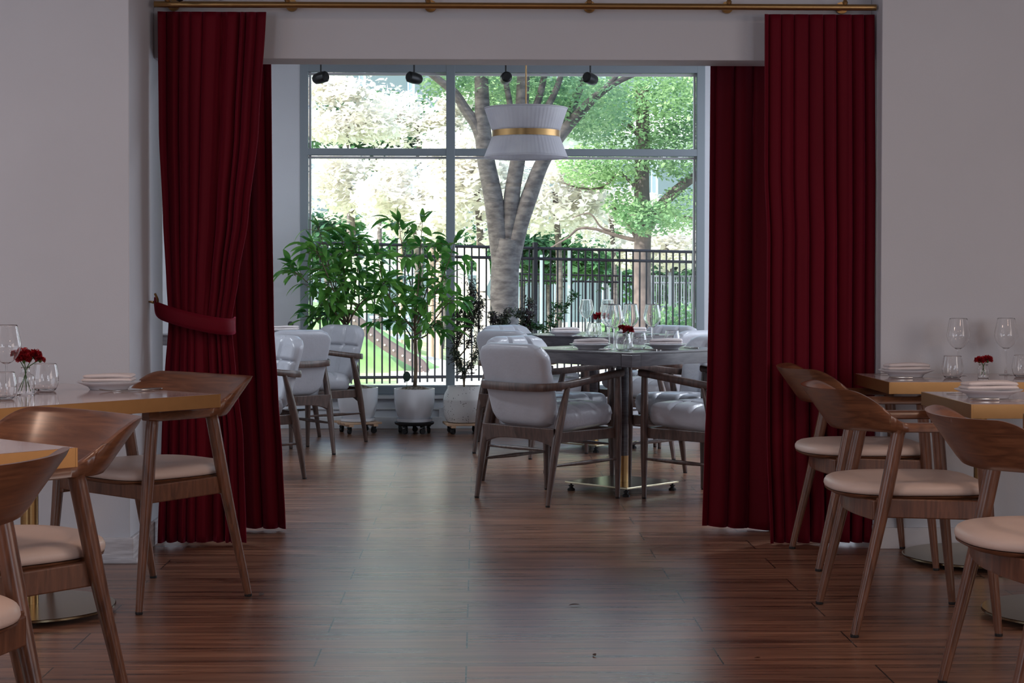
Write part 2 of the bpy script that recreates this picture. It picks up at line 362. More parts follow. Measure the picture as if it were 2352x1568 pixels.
# window wall
WX0, WX1, WZ0, WZ1 = -1.352, 1.752, 0.265, 2.785
sbox('wall_window_left', (-4.4, WY, 0), (WX0, WY + 0.22, CEIL), WALL)
sbox('wall_window_right', (WX1, WY, 0), (4.4, WY + 0.22, CEIL), WALL)
sbox('wall_window_top', (WX0, WY, WZ1), (WX1, WY + 0.22, CEIL), WALL)
sbox('wall_window_sill', (WX0, WY, 0), (WX1, WY + 0.22, WZ0), WALL)
struct(MB().box((0.2, WY - 0.02, 0.242), (3.2, 0.05, 0.024)).box((0.2, WY - 0.006, 0.15), (8.7, 0.012, 0.012)).obj('trim_1', TRIM, smooth=False, bevel=0.003))
struct(MB().box((0, WY - 0.008, 0.045), (8.8, 0.016, 0.09)).obj('baseboard_window', TRIM, smooth=False, bevel=0.003))
win = struct(empty('window_1', (0, WY, 0)))
f = MB(); yc, dp = 0.03, 0.07
def fb(x0, x1, z0, z1, d=dp, y=yc): f.box(((x0 + x1) / 2, y, (z0 + z1) / 2), (x1 - x0, d, z1 - z0))
fb(WX0, WX0 + 0.06, WZ0, WZ1); fb(WX1 - 0.062, WX1, WZ0, WZ1)
fb(WX0, WX1, WZ1 - 0.055, WZ1, 0.068); fb(WX0, WX1, WZ0, WZ0 + 0.065, 0.09)
fb(-0.236, -0.168, WZ0, WZ1, 0.075); fb(WX0, WX1, 2.092, 2.146, 0.066)
f.obj('window_frame', ALU, win, smooth=False, bevel=0.004)
g = MB()
for z in (2.72, 2.080): g.box((0.2, 0.075, z), (3.0, 0.05, 0.016))
for x in (-1.282, 1.680): g.box((x, 0.085, 1.53), (0.014, 0.06, 2.4))
g.obj('glazing_bead', ALUL, win, smooth=False)
for x0, x1 in ((-1.29, -0.236), (-0.168, 1.69)):
    for z0, z1 in ((0.33, 2.092), (2.146, 2.73)):
        MB().box(((x0 + x1) / 2, 0.09, (z0 + z1) / 2), (x1 - x0, 0.006, z1 - z0)).obj('window_pane', PANE, win, smooth=False)
# ground outside
def ground():
    v = []; fc = []; nx, ny = 50, 50
    for j in range(ny + 1):
        Y = WY + 0.25 + (j / ny) ** 1.5 * 90
        for i in range(nx + 1):
            X = -45 + 90 * i / nx
            z = -0.22 - 1.35 * sstep(28, 42, Y) * (0.35 + 0.65 * sstep(-3, 2, X))
            v.append((X, Y, z))
    for j in range(ny):
        for i in range(nx):
            a = j * (nx + 1) + i; fc.append((a, a + 1, a + nx + 2, a + nx + 1))
    o = mesh_obj('ground', v, fc, GRASS); return struct(o)
ground()
def patch(name, pts, z, m): 
    v = [(x, y, z - 0.05) for x, y in pts] + [(x, y, z) for x, y in pts]; n = len(pts)
    return struct(mesh_obj(name, v, [tuple(range(n, 2 * n))] + [(i, (i + 1) % n, n + (i + 1) % n, n + i) for i in range(n)], m, smooth=False))
patch('ground_paving', [(-0.45, 14.2), (9, 14.2), (9, 27), (-0.2, 27), (-0.8, 30), (-3.0, 30), (-1.2, 25)], -0.205, PAVE)

# ------------------------------------------------------------------ rod and curtains
t = empty('curtain_rod', (0.17, 7.38, 2.317), label='long brass curtain rod across the top of the opening', cat='curtain rod')
MB().tube([(-1.545, 0, 0), (1.545, 0, 0)], 0.0135, 20).obj('rod', BRASS, t)
for x in (-1.32, -0.81, -0.21, 0.48, 1.08, 1.58):
    b_ = MB()
    b_.tube([(x - 0.17 + 0.008, 0.118, 0.014), (x - 0.17 + 0.008, 0.10, 0.014)], 0.026, 20)
    b_.tube([(x - 0.17 + 0.008, 0.105, 0.014), (x - 0.17 + 0.004, 0.0, 0.018)], 0.007, 10)
    o = b_.obj('rod_bracket', BRASS, t)
    MB().lathe([(0.0001, -0.012), (0.008, -0.010), (0.012, 0), (0.008, 0.010), (0.0001, 0.012)], 14, (x - 0.17, -0.004, 0.020)).obj('finial', BRASS, o)
def curtain(name, Y, keys, pleats, amp, label, seed, tie=None, hem=0.0, jag=False, swirl=0.0, amps=None):
    rnd = random.Random(seed); nu, nv = pleats * 16, 64
    ph = [rnd.uniform(-0.35, 0.35) for _ in range(pleats + 2)]; am = [rnd.uniform(0.6, 1.15) for _ in range(pleats + 2)]
    z1 = max(k[0] for k in keys); z0 = min(k[0] for k in keys); v = []; fc = []
    def wave(u, w):
        x = u * pleats; i = int(x); fr = x - i
        a = am[i] * (1 - fr) + am[i + 1] * fr; p = ph[i] * (1 - fr) + ph[i + 1] * fr
        q = x + p * 0.8 + 0.12 * sin(2.1 * u * pleats * 0.7 + seed) + 0.06 * sin(2.5 * w + i * fr)
        return a * (1 - 2 * abs(cos(pi * q)) ** 0.40) + 0.10 * a * sin(3.1 * pi * x + 2 * w)
    for j in range(nv + 1):
        w = j / nv; z = z1 + (z0 - z1) * w
        xl, xr = lerpk(keys, z)
        A = amp * (0.55 + 0.45 * w)
        if tie: A *= 1 - 0.55 * math.exp(-((z - tie) / 0.16) ** 2)
        for i in range(nu + 1):
            u = i / nu; s = wave(u, w)
            uu_ = u + 0.012 * cos(2 * pi * u * pleats) * (1 if 0.02 < u < 0.98 else 0)
            x = xl + (xr - xl) * uu_; y = Y + A * s
            zz = z + (hem * u if j == nv else 0) 
            if jag and j == 0: zz -= 0.008 * (0.5 - 0.5 * s)
            v.append((x, y, zz + (hem * (u - 0.5)) * w ** 6))
    for j in range(nv):
        for i in range(nu):
            a = j * (nu + 1) + i; fc.append((a, a + 1, a + nu + 2, a + nu + 1))
    o = mesh_obj(name, v, fc, VELVET)
    so = o.modifiers.new('thickness', 'SOLIDIFY'); so.thickness = 0.003
    return o
def curtain_thing(label, *a, **k):
    o = curtain('velvet_curtain', *a, label, **k); tag(o, label=label, cat='curtain', group='red velvet curtains of the opening'); return o
curtain_thing('red velvet curtain hanging from the brass rod at left, gathered by a tieback', 7.42,
    [(2.296, -1.363, -0.901), (1.783, -1.358, -0.934), (1.41, -1.341, -0.977), (1.148, -1.328, -1.02), (0.961, -1.321, -1.052), (0.736, -1.333, -1.03), (0.473, -1.345, -0.999), (0.018, -1.362, -0.985)],
    8, 0.052, seed=3, tie=0.97, jag=True)
curtain_thing('red velvet curtain hanging loose from the brass rod at right', 7.42,
    [(2.296, 1.235, 1.712), (1.603, 1.236, 1.718), (1.321, 1.248, 1.717), (1.133, 1.247, 1.716), (0.472, 1.248, 1.716), (0.012, 1.265, 1.707)],
    8, 0.060, seed=5, jag=True)
curtain_thing('dark red curtain hanging behind the tied-back one at left', 7.86,
    [(2.40, -1.33, -0.934), (1.426, -1.34, -0.927), (0.95, -1.34, -0.92), (0.631, -1.34, -0.901), (0.333, -1.34, -0.881), (0.012, -1.34, -0.866)],
    6, 0.045, seed=11)
curtain_thing('red curtain with a bright pink fold hanging behind the loose one at right', 7.86,
    [(2.40, 1.065, 1.60), (1.151, 1.060, 1.60), (0.712, 1.054, 1.60), (0.331, 1.041, 1.60), (0.012, 1.032, 1.60)],
    6, 0.050, seed=23, hem=-0.02)
# second rod, above the header's rear side
tag(MB().tube([(-1.38, 7.86, 2.43), (1.70, 7.86, 2.43)], 0.012, 14).obj('curtain_rod', DARKM), label='dark rod behind the header carrying the rear curtains', cat='curtain rod')
# tieback
def tieback():
    root = empty('curtain_tieback', (-1.385, 7.36, 1.02), label='red velvet tieback holding the left curtain to a brass hook', cat='tieback')
    path = spline([(0.012, 0.03, 0.03), (0.035, -0.015, -0.005), (0.12, -0.035, -0.035), (0.22, -0.035, -0.06), (0.31, -0.02, -0.075), (0.338, 0.03, -0.075), (0.335, 0.10, -0.07)], 6)
    v = []; fc = []
    for i, p in enumerate(path):
        hgt = 0.034 * (0.55 + 0.45 * sstep(0, 8, i))
        for k in range(5):
            a = k / 4 - 0.5; v.append((p.x, p.y - 0.006 * cos(a * pi), p.z + a * 2 * hgt))
    for i in range(len(path) - 1):
        for k in range(4): a = i * 5 + k; fc.append((a, a + 1, a + 6, a + 5))
    b_ = mesh_obj('band', v, fc, VELVET, root); so = b_.modifiers.new('t', 'SOLIDIFY'); so.thickness = 0.008
    MB().tube(spline([(-0.012, 0.02, 0.03), (0.02, 0.0, 0.025), (0.03, -0.03, 0.04), (0.022, -0.045, 0.065)], 5), 0.005, 10).lathe([(0.018, 0), (0.018, 0.005), (0.001, 0.006)], 16, (-0.005, 0.02, 0.028)).obj('hook', BRASS, root)
tieback()
# dark scrolled fixture hanging just above the rod at left
root = empty('wrought_iron_pendant', (-1.24, 7.22, 2.338), label='black scrolled iron fixture above the left end of the rod', cat='hanging fixture')
m_ = MB(); m_.tube(spline([(-0.10, 0, 0.012), (0.1, 0, 0.012), (0.32, 0, 0.014)], 6), 0.006, 8)
for sgn, x0 in ((1, 0.0), (1, 0.17)):
    m_.tube(spline([(x0 - 0.06, 0, 0.014), (x0 - 0.03, 0, -0.010), (x0 + 0.0, 0, -0.022), (x0 + 0.04, 0, -0.010), (x0 + 0.08, 0, 0.012)], 5), 0.007, 8)
m_.lathe([(0.001, -0.036), (0.014, -0.030), (0.026, -0.01), (0.03, 0.01), (0.012, 0.03), (0.008, 0.70)], 18)
m_.obj('iron_scroll', DARKM, root)

# ------------------------------------------------------------------ wooden armchair
def make_wood_chair():
    root = empty('wooden_armchair', cat='chair')
    def station(ang):                    # ang in degrees: 0 = middle of the back; beyond 90 runs forward along the arm
        sg = 1 if ang >= 0 else -1; a = abs(ang)
        if a <= 90:
            t_ = radians(a); x = 0.262 * sin(t_) ** 0.92 if a else 0; y = -0.09 - 0.155 * max(0, cos(t_)) ** 0.95
            nx, ny = sin(t_), -cos(t_)
        else:
            s = (a - 90) / 90.0; x = 0.262 + 0.012 * s; y = -0.09 + 0.295 * s; nx, ny = 1, 0
        h = 0.108 * (1 - sstep(46, 98, a)) + 0.030
        if a > 104: h = 0.030
        lean = 0.100 * (1 - sstep(42, 98, a)); th = 0.020 + 0.024 * sstep(45, 115, a)
        zb = 0.652 + 0.006 * sstep(0, 60, a)
        if a > 165: zb += 0.004 * (a - 165) / 15; h += 0.004
        return sg * x, y, sg * nx, ny, zb, h - 0.030 + 0.030, lean, th
    def strip(a0, a1, n):
        v = []; fc = []; R = 8
        for i in range(n + 1):
            x, y, nx, ny, zb, h, lean, th = station(a0 + (a1 - a0) * i / n)
            for k in (0, 1, 2, 3, 4, 5, 6, 7):
                q = [(-.5, .12), (-.38, 0), (.38, 0), (.5, .12), (.42, .9), (.25, 1), (-.25, 1), (-.42, .9)][k]
                o_ = q[0] * th + lean * q[1] ; v.append((x + nx * o_, y + ny * o_, zb + h * q[1]))
        for i in range(n):
            for k in range(R): k2 = (k + 1) % R; fc.append((i * R + k, i * R + k2, (i + 1) * R + k2, (i + 1) * R + k))
        fc += [tuple(range(R))[::-1], tuple(n * R + k for k in range(R))]
        return MB().add(v, fc)
    strip(-80, 80, 64).obj('backrest', WALNUT, root, angle=60)
    strip(80, 180, 44).obj('armrest', WALNUT, root, angle=60); strip(-80, -180, 44).obj('armrest', WALNUT, root, angle=60)
    for sx in (-1, 1):
        l = MB().tube(spline([(sx * 0.272, 0.232, 0.008), (sx * 0.268, 0.20, 0.34), (sx * 0.268, 0.178, 0.60), (sx * 0.268, 0.170, 0.668)], 5),
            [0.0125 + 0.0095 * min(1, i / 7) for i in range(13)] + [0.021, 0.023, 0.026], 14).obj('leg', WALNUTL, root)
        MB().lathe([(0.012, 0), (0.013, 0.003), (0.013, 0.010)], 12, (sx * 0.272, 0.232, 0)).obj('foot_pad', BLACK, l)
        l = MB().tube(spline([(sx * 0.283, -0.237, 0.008), (sx * 0.268, -0.155, 0.36), (sx * 0.260, -0.105, 0.60), (sx * 0.258, -0.092, 0.664)], 5),
            [0.0135 + 0.0090 * min(1, i / 7) for i in range(13)] + [0.022, 0.023, 0.026], 14).obj('leg', WALNUTL, root)
        MB().lathe([(0.013, 0), (0.014, 0.003), (0.014, 0.010)], 12, (sx * 0.283, -0.237, 0)).obj('foot_pad', BLACK, l)
    # seat pad
    def outline(n=56):
        P = []
        for k in range(n):
            a = 2 * pi * k / n; c, s = cos(a), sin(a); p = 2.6 if s < 0 else 4.5
            rr_ = (abs(c) ** p + abs(s) ** p) ** (-1 / p)
            P.append((0.243 * rr_ * c * (1 - 0.03 * max(0, s)), (0.238 if s > 0 else 0.272) * rr_ * s))
        return P
    O = outline(); n = len(O)
    def stack(rings):
        v = []; fc = []
        for sc, z in rings: v += [(x * sc, y * sc, z) for x, y in O]
        for i in range(len(rings) - 1):
            for k in range(n): k2 = (k + 1) % n; fc.append((i * n + k, i * n + k2, (i + 1) * n + k2, (i + 1) * n + k))
        fc += [tuple(range(n))[::-1], tuple((len(rings) - 1) * n + k for k in range(n))]
        return MB().add(v, fc)
    stack([(0.95, 0.448), (0.99, 0.450), (1.0, 0.458), (0.995, 0.468), (0.975, 0.477), (0.93, 0.484), (0.85, 0.488), (0.6, 0.487), (0.3, 0.482), (0.05, 0.480)]).obj('seat_pad', PADM, root, angle=70)
    stack([(0.80, 0.425), (0.93, 0.434), (0.985, 0.442), (0.99, 0.447), (0.5, 0.4485)]).obj('seat_shell', WALNUT, root, angle=50)
    r_ = MB()
    for sx in (-1, 1): r_.box((sx * 0.247, 0.02, 0.408), (0.026, 0.36, 0.062), (radians(-1.5), 0, 0))
    r_.box((0, 0.190, 0.412), (0.50, 0.024, 0.052))
    arc = [(-0.25 + 0.5 * i / 10, -0.150 - 0.035 * sin(pi * i / 10)) for i in range(11)]
    v = [(x, y, z) for x, y in arc for z in (0.372, 0.436)] + [(x, y - 0.022, z) for x, y in arc for z in (0.372, 0.436)]
    fc = []
    for i in range(10):
        a = 2 * i; b2 = 22 + 2 * i; fc += [(a, a + 1, a + 3, a + 2), (b2, b2 + 2, b2 + 3, b2 + 1), (a + 1, b2 + 1, b2 + 3, a + 3), (a, a + 2, b2 + 2, b2)]
    fc += [(0, 22, 23, 1), (20, 21, 43, 42)]
    r_.add(v, fc); r_.obj('seat_frame', WALNUTL, root, smooth=False, bevel=0.004)
    return root
WC = Proto(make_wood_chair())
def face(dx, dy): return atan2(-dx, dy)           # rotation that turns +y to (dx, dy)
CG = 'wooden armchairs of the front room'
WC.put((1.585, 7.015, 0), face(1, 0), 'wooden armchair at the rear right table, its back against the red curtain', CG)
WC.put((1.452, 5.765, 0), face(1, 0.0), 'wooden armchair in the middle of the three on the right, full seat in view', CG)
WC.put((1.570, 4.575, 0), face(1, 0.02), 'dark-backed wooden armchair nearest the camera on the right', CG)
WC.put((1.50, 3.385, 0), face(1, 0.02), 'wooden armchair cut by the right edge, only its back tip showing', CG)
WC.put((-1.195, 6.245, 0), face(-0.68, -0.73), 'wooden armchair at the corner of the left table before the tied curtain', CG)
WC.put((-1.235, 4.40, 0), face(-0.73, -0.68), 'wooden armchair between the two left tables, seat half under the front one', CG)
WC.put((-1.215, 3.50, 0), face(-0.90, 0.43), 'wooden armchair seen from behind in the lower left corner', CG)

# ------------------------------------------------------------------ brass-edged pedestal tables
def make_table(name, w, d, label, h=0.75, colr=0.026, baser=0.31, off=0.0):
    root = empty(name, cat='table', label=label)
    t_ = MB().box((0, 0, h - 0.0225), (w - 0.012, d - 0.012, 0.045)).obj('table_top', TOPM, root, smooth=False, bevel=0.001)
    e = MB()
    for sx in (-1, 1): e.box((sx * (w / 2 - 0.003), 0, h - 0.0235), (0.006, d, 0.046))
    for sy in (-1, 1): e.box((0, sy * (d / 2 - 0.003), h - 0.0235), (w - 0.012, 0.006, 0.046))
    e.obj('brass_edge', BRASSE, root, smooth=False, bevel=0.0006)
    MB().tube([(0, 0, 0.03), (0, 0, h - 0.045)], colr, 28).lathe([(0.09, h - 0.055), (0.09, h - 0.046)], 24).obj('column', BRASS, root)
    b_ = MB().lathe([(baser - 0.004, 0.018), (baser, 0.020), (baser, 0.026), (baser - 0.003, 0.028), (0.04, 0.034), (0.001, 0.034)], 64).obj('base_plate', BRASSD, root, angle=25)
    for k in range(4):
        a = pi / 4 + k * pi / 2
        MB().lathe([(0.012, 0), (0.014, 0.006), (0.010, 0.010), (0.006, 0.019)], 12, (cos(a) * (baser - 0.04), sin(a) * (baser - 0.04), 0)).obj('levelling_foot', BLACK, root)
    return root
tr = make_table('brass_edged_table', 0.90, 0.62, 'brass-edged table against the right wall, rearmost of the right row')
tr.location = (2.055, 6.965, 0); tr['group'] = 'brass-edged tables'
def tcopy(loc, label):
    o = copy_tree(tr); o.location = loc; tag(o, label=label); return o
tcopy((2.035, 5.785, 0), 'brass-edged table in the middle of the right row, overlapping the rear one')
tcopy((2.085, 4.80, 0), 'brass-edged table cut by the right edge, only its corner showing')
tl = make_table('brass_edged_table', 0.92, 0.92, 'square brass-edged table turned cornerwise at left with a glass and red carnations', colr=0.030, baser=0.29)
tl.location = (-0.888 - 0.647, 5.964 - 0.04, 0); tl.rotation_euler = (0, 0, radians(49)); tl['group'] = 'brass-edged tables'
o = copy_tree(tl); o.location = (-0.948 - 0.645, 4.093 - 0.035, 0); o.rotation_euler = (0, 0, radians(47)); tag(o, label='brass-edged table cut by the left edge in front of the carnation table')

# ------------------------------------------------------------------ lounge armchairs of the back room
def pillow(nx, ny, fn):
    """closed cushion: fn(u, v, side) -> point; side +1 front, -1 rear"""
    v = []; fc = []
    us = [-cos(pi * i / nx) * 0.35 + (2 * i / nx - 1) * 0.65 for i in range(nx + 1)]; vs = [-cos(pi * j / ny) * 0.35 + (2 * j / ny - 1) * 0.65 for j in range(ny + 1)]
    for s in (1, -1):
        for b in vs:
            for a in us: v.append(fn(a, b, s))
    K = (nx + 1) * (ny + 1)
    for s in (0, 1):
        for j in range(ny):
            for i in range(nx):
                a = s * K + j * (nx + 1) + i; q = (a, a + 1, a + nx + 2, a + nx + 1); fc.append(q if s == 0 else q[::-1])
    bm = bmesh.new(); vv = [bm.verts.new(p) for p in v]
    for q in fc:
        try: bm.faces.new([vv[i] for i in q])
        except ValueError: pass
    bmesh.ops.remove_doubles(bm, verts=bm.verts, dist=0.0004)
    bm.verts.ensure_lookup_table(); bm.verts.index_update()
    mb = MB(); mb.add([x.co.copy() for x in bm.verts], [tuple(x.index for x in fa.verts) for fa in bm.faces]); bm.free(); return mb
def groove(x, w=0.05): return math.exp(-(x / w) ** 2)
def make_lounge():
    root = empty('leather_armchair', cat='chair')
    def backf(u, v, s):
        e = 1 - max(abs(u) ** 14, abs(v) ** 14); e = max(e, 0) ** 0.5
        cr = 1 - 0.17 * sstep(0.62, 1.0, abs(v)) ** 2 * (1 if v > 0 else 0.8)
        W = 0.235 + 0.012 * v
        x = W * u * cr; zl = 0.215 * v * (1 - 0.08 * sstep(0.6, 1, abs(u)) ** 2)
        t = 0.040 * e
        if s > 0:
            g = groove(u - 0.34, 0.045) + groove(u + 0.34, 0.045) + 0.9 * groove(v - 0.35, 0.04)
            t *= 1 - 0.62 * min(1, g); t += 0.012 * e * (1 - u * u)
        yb = -0.205 - 0.055 * v - 0.018 * (1 - u * u)
        return (x, yb + s * t, 0.605 + zl)
    pillow(52, 48, backf).obj('back_cushion', LEATH, root, angle=80)
    def seatf(u, v, s):
        e = 1 - max(abs(u) ** 12, abs(v) ** 12); e = max(e, 0) ** 0.5
        x = 0.240 * u * (1 - 0.05 * sstep(0.7, 1, abs(v)) ** 2); y = 0.055 + 0.208 * v * (1 - 0.05 * sstep(0.7, 1, abs(u)) ** 2)
        t = 0.062 * e
        if s > 0:
            g = groove(u - 0.34, .04) + groove(u + 0.34, .04) + groove(v - 0.3, .04) + groove(v + 0.35, .04)
            t *= 1 - 0.34 * min(1, g); t += 0.016 * e * (1 - u * u) * (1 - v * v)
        return (x, y, 0.432 + 0.012 * v + s * t)
    pillow(48, 44, seatf).obj('seat_cushion', LEATH, root, angle=80)
    path = spline([(-0.272, 0.275, 0.660), (-0.276, 0.10, 0.640), (-0.272, -0.10, 0.615), (-0.252, -0.21, 0.604), (-0.19, -0.270, 0.600), (0, -0.288, 0.598),
                   (0.19, -0.270, 0.600), (0.252, -0.21, 0.604), (0.272, -0.10, 0.615), (0.276, 0.10, 0.640), (0.272, 0.275, 0.660)], 6)
    v = []; fc = []; n = len(path)
    for i, p in enumerate(path):
        tg = (path[min(i + 1, n - 1)] - path[max(i - 1, 0)]).normalized(); nr = tg.cross(Vector((0, 0, 1))).normalized()
        k = abs(i / (n - 1) * 2 - 1); w = 0.011 + 0.012 * sstep(0.35, 0.9, k); hh = 0.021 - 0.004 * k
        for a, b2 in ((-1, -.6), (-.7, -1), (.7, -1), (1, -.6), (1, .6), (.7, 1), (-.7, 1), (-1, .6)): v.append(p + nr * a * w + Vector((0, 0, b2 * hh)))
    for i in range(n - 1):
        for k in range(8): k2 = (k + 1) % 8; fc.append((i * 8 + k, i * 8 + k2, (i + 1) * 8 + k2, (i + 1) * 8 + k))
    fc += [tuple(range(8))[::-1], tuple((n - 1) * 8 + k for k in range(8))]
    MB().add(v, fc).obj('arm_rail', OAKG, root, angle=60)
    for sx in (-1, 1):
        l = MB().tube(spline([(sx * 0.262, 0.258, 0.008), (sx * 0.264, 0.256, 0.35), (sx * 0.268, 0.252, 0.652)], 6), [0.0125 + 0.008 * sstep(0, 6, i) - 0.004 * sstep(8, 12, i) for i in range(13)], 12).obj('leg', OAKG, root)
        MB().lathe([(0.011, 0), (0.012, 0.002), (0.0125, 0.010)], 12, (sx * 0.262, 0.258, 0)).obj('foot_cap', BLACK, l)
        l = MB().tube(spline([(sx * 0.262, -0.262, 0.008), (sx * 0.264, -0.200, 0.34), (sx * 0.270, -0.125, 0.612)], 6), [0.0130 + 0.010 * sstep(0, 6, i) - 0.009 * sstep(7, 12, i) for i in range(13)], 12).obj('leg', OAKG, root)
        MB().lathe([(0.012, 0), (0.0125, 0.002), (0.013, 0.010)], 12, (sx * 0.262, -0.262, 0)).obj('foot_cap', BLACK, l)
        MB().tube([(sx * 0.263, -0.224, 0.205), (sx * 0.263, 0.02, 0.207), (sx * 0.263, 0.256, 0.209)], [0.006, 0.0115, 0.006], 10).obj('stretcher', OAKG, root)
    r_ = MB()
    for sx in (-1, 1): r_.box((sx * 0.243, 0.03, 0.345), (0.028, 0.44, 0.055))
    r_.box((0, 0.235, 0.350), (0.50, 0.025, 0.05))
    xs = [-0.262 + 0.524 * i / 12 for i in range(13)]
    v = []; 
    for x in xs:
        q = abs(x) / 0.262; v += [(x, -0.185 - 0.02 * (1 - q), 0.318 - 0.03 * q ** 4 + 0.012 * (1 - q * q)), (x, -0.195 - 0.02 * (1 - q), 0.392), (x, -0.213 - 0.02 * (1 - q), 0.318 - 0.03 * q ** 4 + 0.012 * (1 - q * q)), (x, -0.223 - 0.02 * (1 - q), 0.392)]
    fc = []
    for i in range(12):
        a = 4 * i; fc += [(a, a + 1, a + 5, a + 4), (a + 2, a + 6, a + 7, a + 3), (a + 1, a + 3, a + 7, a + 5), (a, a + 4, a + 6, a + 2)]
    r_.add(v, fc); r_.obj('seat_frame', OAKG, root, smooth=False, bevel=0.003)
    return root
LC = Proto(make_lounge()); LG = 'pale grey leather armchairs of the back room'
C1 = Vector((0.79, 9.32)); C2 = Vector((0.79, 11.64)); C3 = Vector((-1.66, 11.68))
LC.put((0.372, 9.000, 0), face(0.73, 0.68), 'pale grey leather armchair nearest the camera, its back turned, left of the centre table', LG)
LC.put((0.405, 9.780, 0), face(0.70, -0.71), 'pale grey armchair facing us, half hidden behind the nearest leather armchair', LG)
LC.put((1.245, 8.985, 0), face(-0.72, 0.69), 'pale grey armchair half cut off by the right curtain at the centre table', LG)
LC.put((1.240, 9.790, 0), face(-0.70, -0.71), 'pale grey armchair behind the centre table, next to the right curtain', LG)
LC.put((0.355, 11.30, 0), face(0.73, 0.68), 'pale grey armchair with back turned at the far table, beside the speckled pot', LG)
LC.put((0.385, 12.11, 0), face(0.70, -0.71), 'pale grey armchair facing us at the left of the far table under the shrubs', LG)
LC.put((1.245, 11.26, 0), face(-0.72, 0.69), 'pale grey armchair with its back turned at the right of the far table', LG)
LC.put((1.215, 12.09, 0), face(-0.70, -0.71), 'pale grey armchair at the back right of the far table by the window', LG)
LC.put((-1.300, 11.275, 0), face(-0.62, 0.78), 'pale grey armchair with back turned, just right of the left curtain', LG)
LC.put((-1.150, 12.13, 0), face(-0.72, -0.69), 'pale grey armchair facing us in front of the first white pot', LG)
LC.put((-1.355, 9.93, 0), face(-0.80, -0.60), 'pale grey armchair nearest the left curtain edge, mostly hidden by it', LG)

def make_square_table(label):
    root = empty('pedestal_table', cat='table', label=label, group='square dark wood tables of the back room')
    w = 0.84; h = 0.775
    MB().box((0, 0, h - 0.006), (w, w, 0.012)).obj('table_top', TABW, root, smooth=False, bevel=0.002)
    a = MB()
    for k in range(4):
        R = Matrix.Rotation(k * pi / 2, 3, 'Z')
        c = R @ Vector((0, w / 2 - 0.014, h - 0.012 - 0.031)); a.box(c, (w - 0.151, 0.022, 0.060), (0, 0, k * pi / 2))
    a.obj('apron', TABW, root, smooth=False, bevel=0.001)
    for sx in (-1, 1):
        for sy in (-1, 1):
            cx, cy = sx * (w / 2 - 0.0365), sy * (w / 2 - 0.0365)
            MB().box((cx, cy, h - 0.012 - 0.032), (0.071, 0.071, 0.064)).obj('corner_block', TABW, root, smooth=False, bevel=0.002)
    MB().tube([(0, 0, 0.19), (0, 0, h - 0.04)], 0.0355, 28).box((0, 0, h - 0.04), (0.3, 0.3, 0.02)).obj('column', TABW, root)
    MB().tube([(0, 0, 0.052), (0, 0, 0.192)], 0.036, 28).obj('brass_sleeve', BRASS, root)
    MB().box((0, 0, 0.047), (0.44, 0.44, 0.010)).obj('base_plate', BRASSP, root, smooth=False, bevel=0.002)
    for sx in (-1, 1):
        for sy in (-1, 1):
            MB().lathe([(0.020, 0), (0.021, 0.010), (0.012, 0.016), (0.009, 0.022), (0.014, 0.024), (0.014, 0.03), (0.005, 0.032), (0.005, 0.043)], 14, (sx * 0.195, sy * 0.195, 0)).obj('levelling_foot', BLACK, root)
    return root
ST = Proto(make_square_table(''))
ST.put((C1.x, C1.y, 0), radians(45), 'square dark table in the middle of the back room, corner towards us')
ST.put((C2.x, C2.y, 0), radians(45), 'square dark table nearest the window, behind the centre table')
ST.put((C3.x, C3.y, 0), radians(45), 'square dark table peeping out beside the left curtain')

# ------------------------------------------------------------------ tableware
def glass_prof(outer, th=0.0011):
    inner = [(max(r - th, 0.0001), z + (th if r < 0.004 else 0)) for r, z in reversed(outer)]
    return outer + inner
def make_wine():
    root = empty('wine_glass', cat='wine glass')
    out = [(0.0045, 0.108), (0.010, 0.111), (0.024, 0.120), (0.040, 0.139), (0.048, 0.160), (0.0475, 0.178), (0.042, 0.205), (0.0355, 0.238)]
    pts = spline([(r, 0, z) for r, z in out], 4); out = [(p.x, p.z) for p in pts]
    inn = [(max(r - 0.0011, 0.0003), max(z, 0.1135)) for r, z in reversed(out)]
    MB().lathe(out + inn + [(0.0002, 0.1135)], 40).obj('bowl', GLASS, root, angle=80)
    MB().lathe([(0.0065, 0.0045), (0.0042, 0.02), (0.0036, 0.06), (0.0040, 0.1078)], 16).obj('stem', GLASS, root, angle=80)
    MB().lathe([(0.036, 0.0), (0.0362, 0.0012), (0.020, 0.0030), (0.0066, 0.0043)], 40).obj('foot', GLASS, root, angle=60)
    return root
def make_tumbler():
    out = [(0.020, 0.0), (0.030, 0.002), (0.038, 0.014), (0.0425, 0.032), (0.0425, 0.050), (0.038, 0.078), (0.0355, 0.090)]
    pts = spline([(r, 0, z) for r, z in out], 4); out = [(p.x, p.z) for p in pts]
    inn = [(max(r - 0.0014, 0.0003), max(z, 0.0075)) for r, z in reversed(out) if z > 0.004]
    o = MB().lathe(out + inn + [(0.0002, 0.0075)], 40).obj('glass_tumbler', GLASS, angle=80)
    tag(o, cat='tumbler'); return o
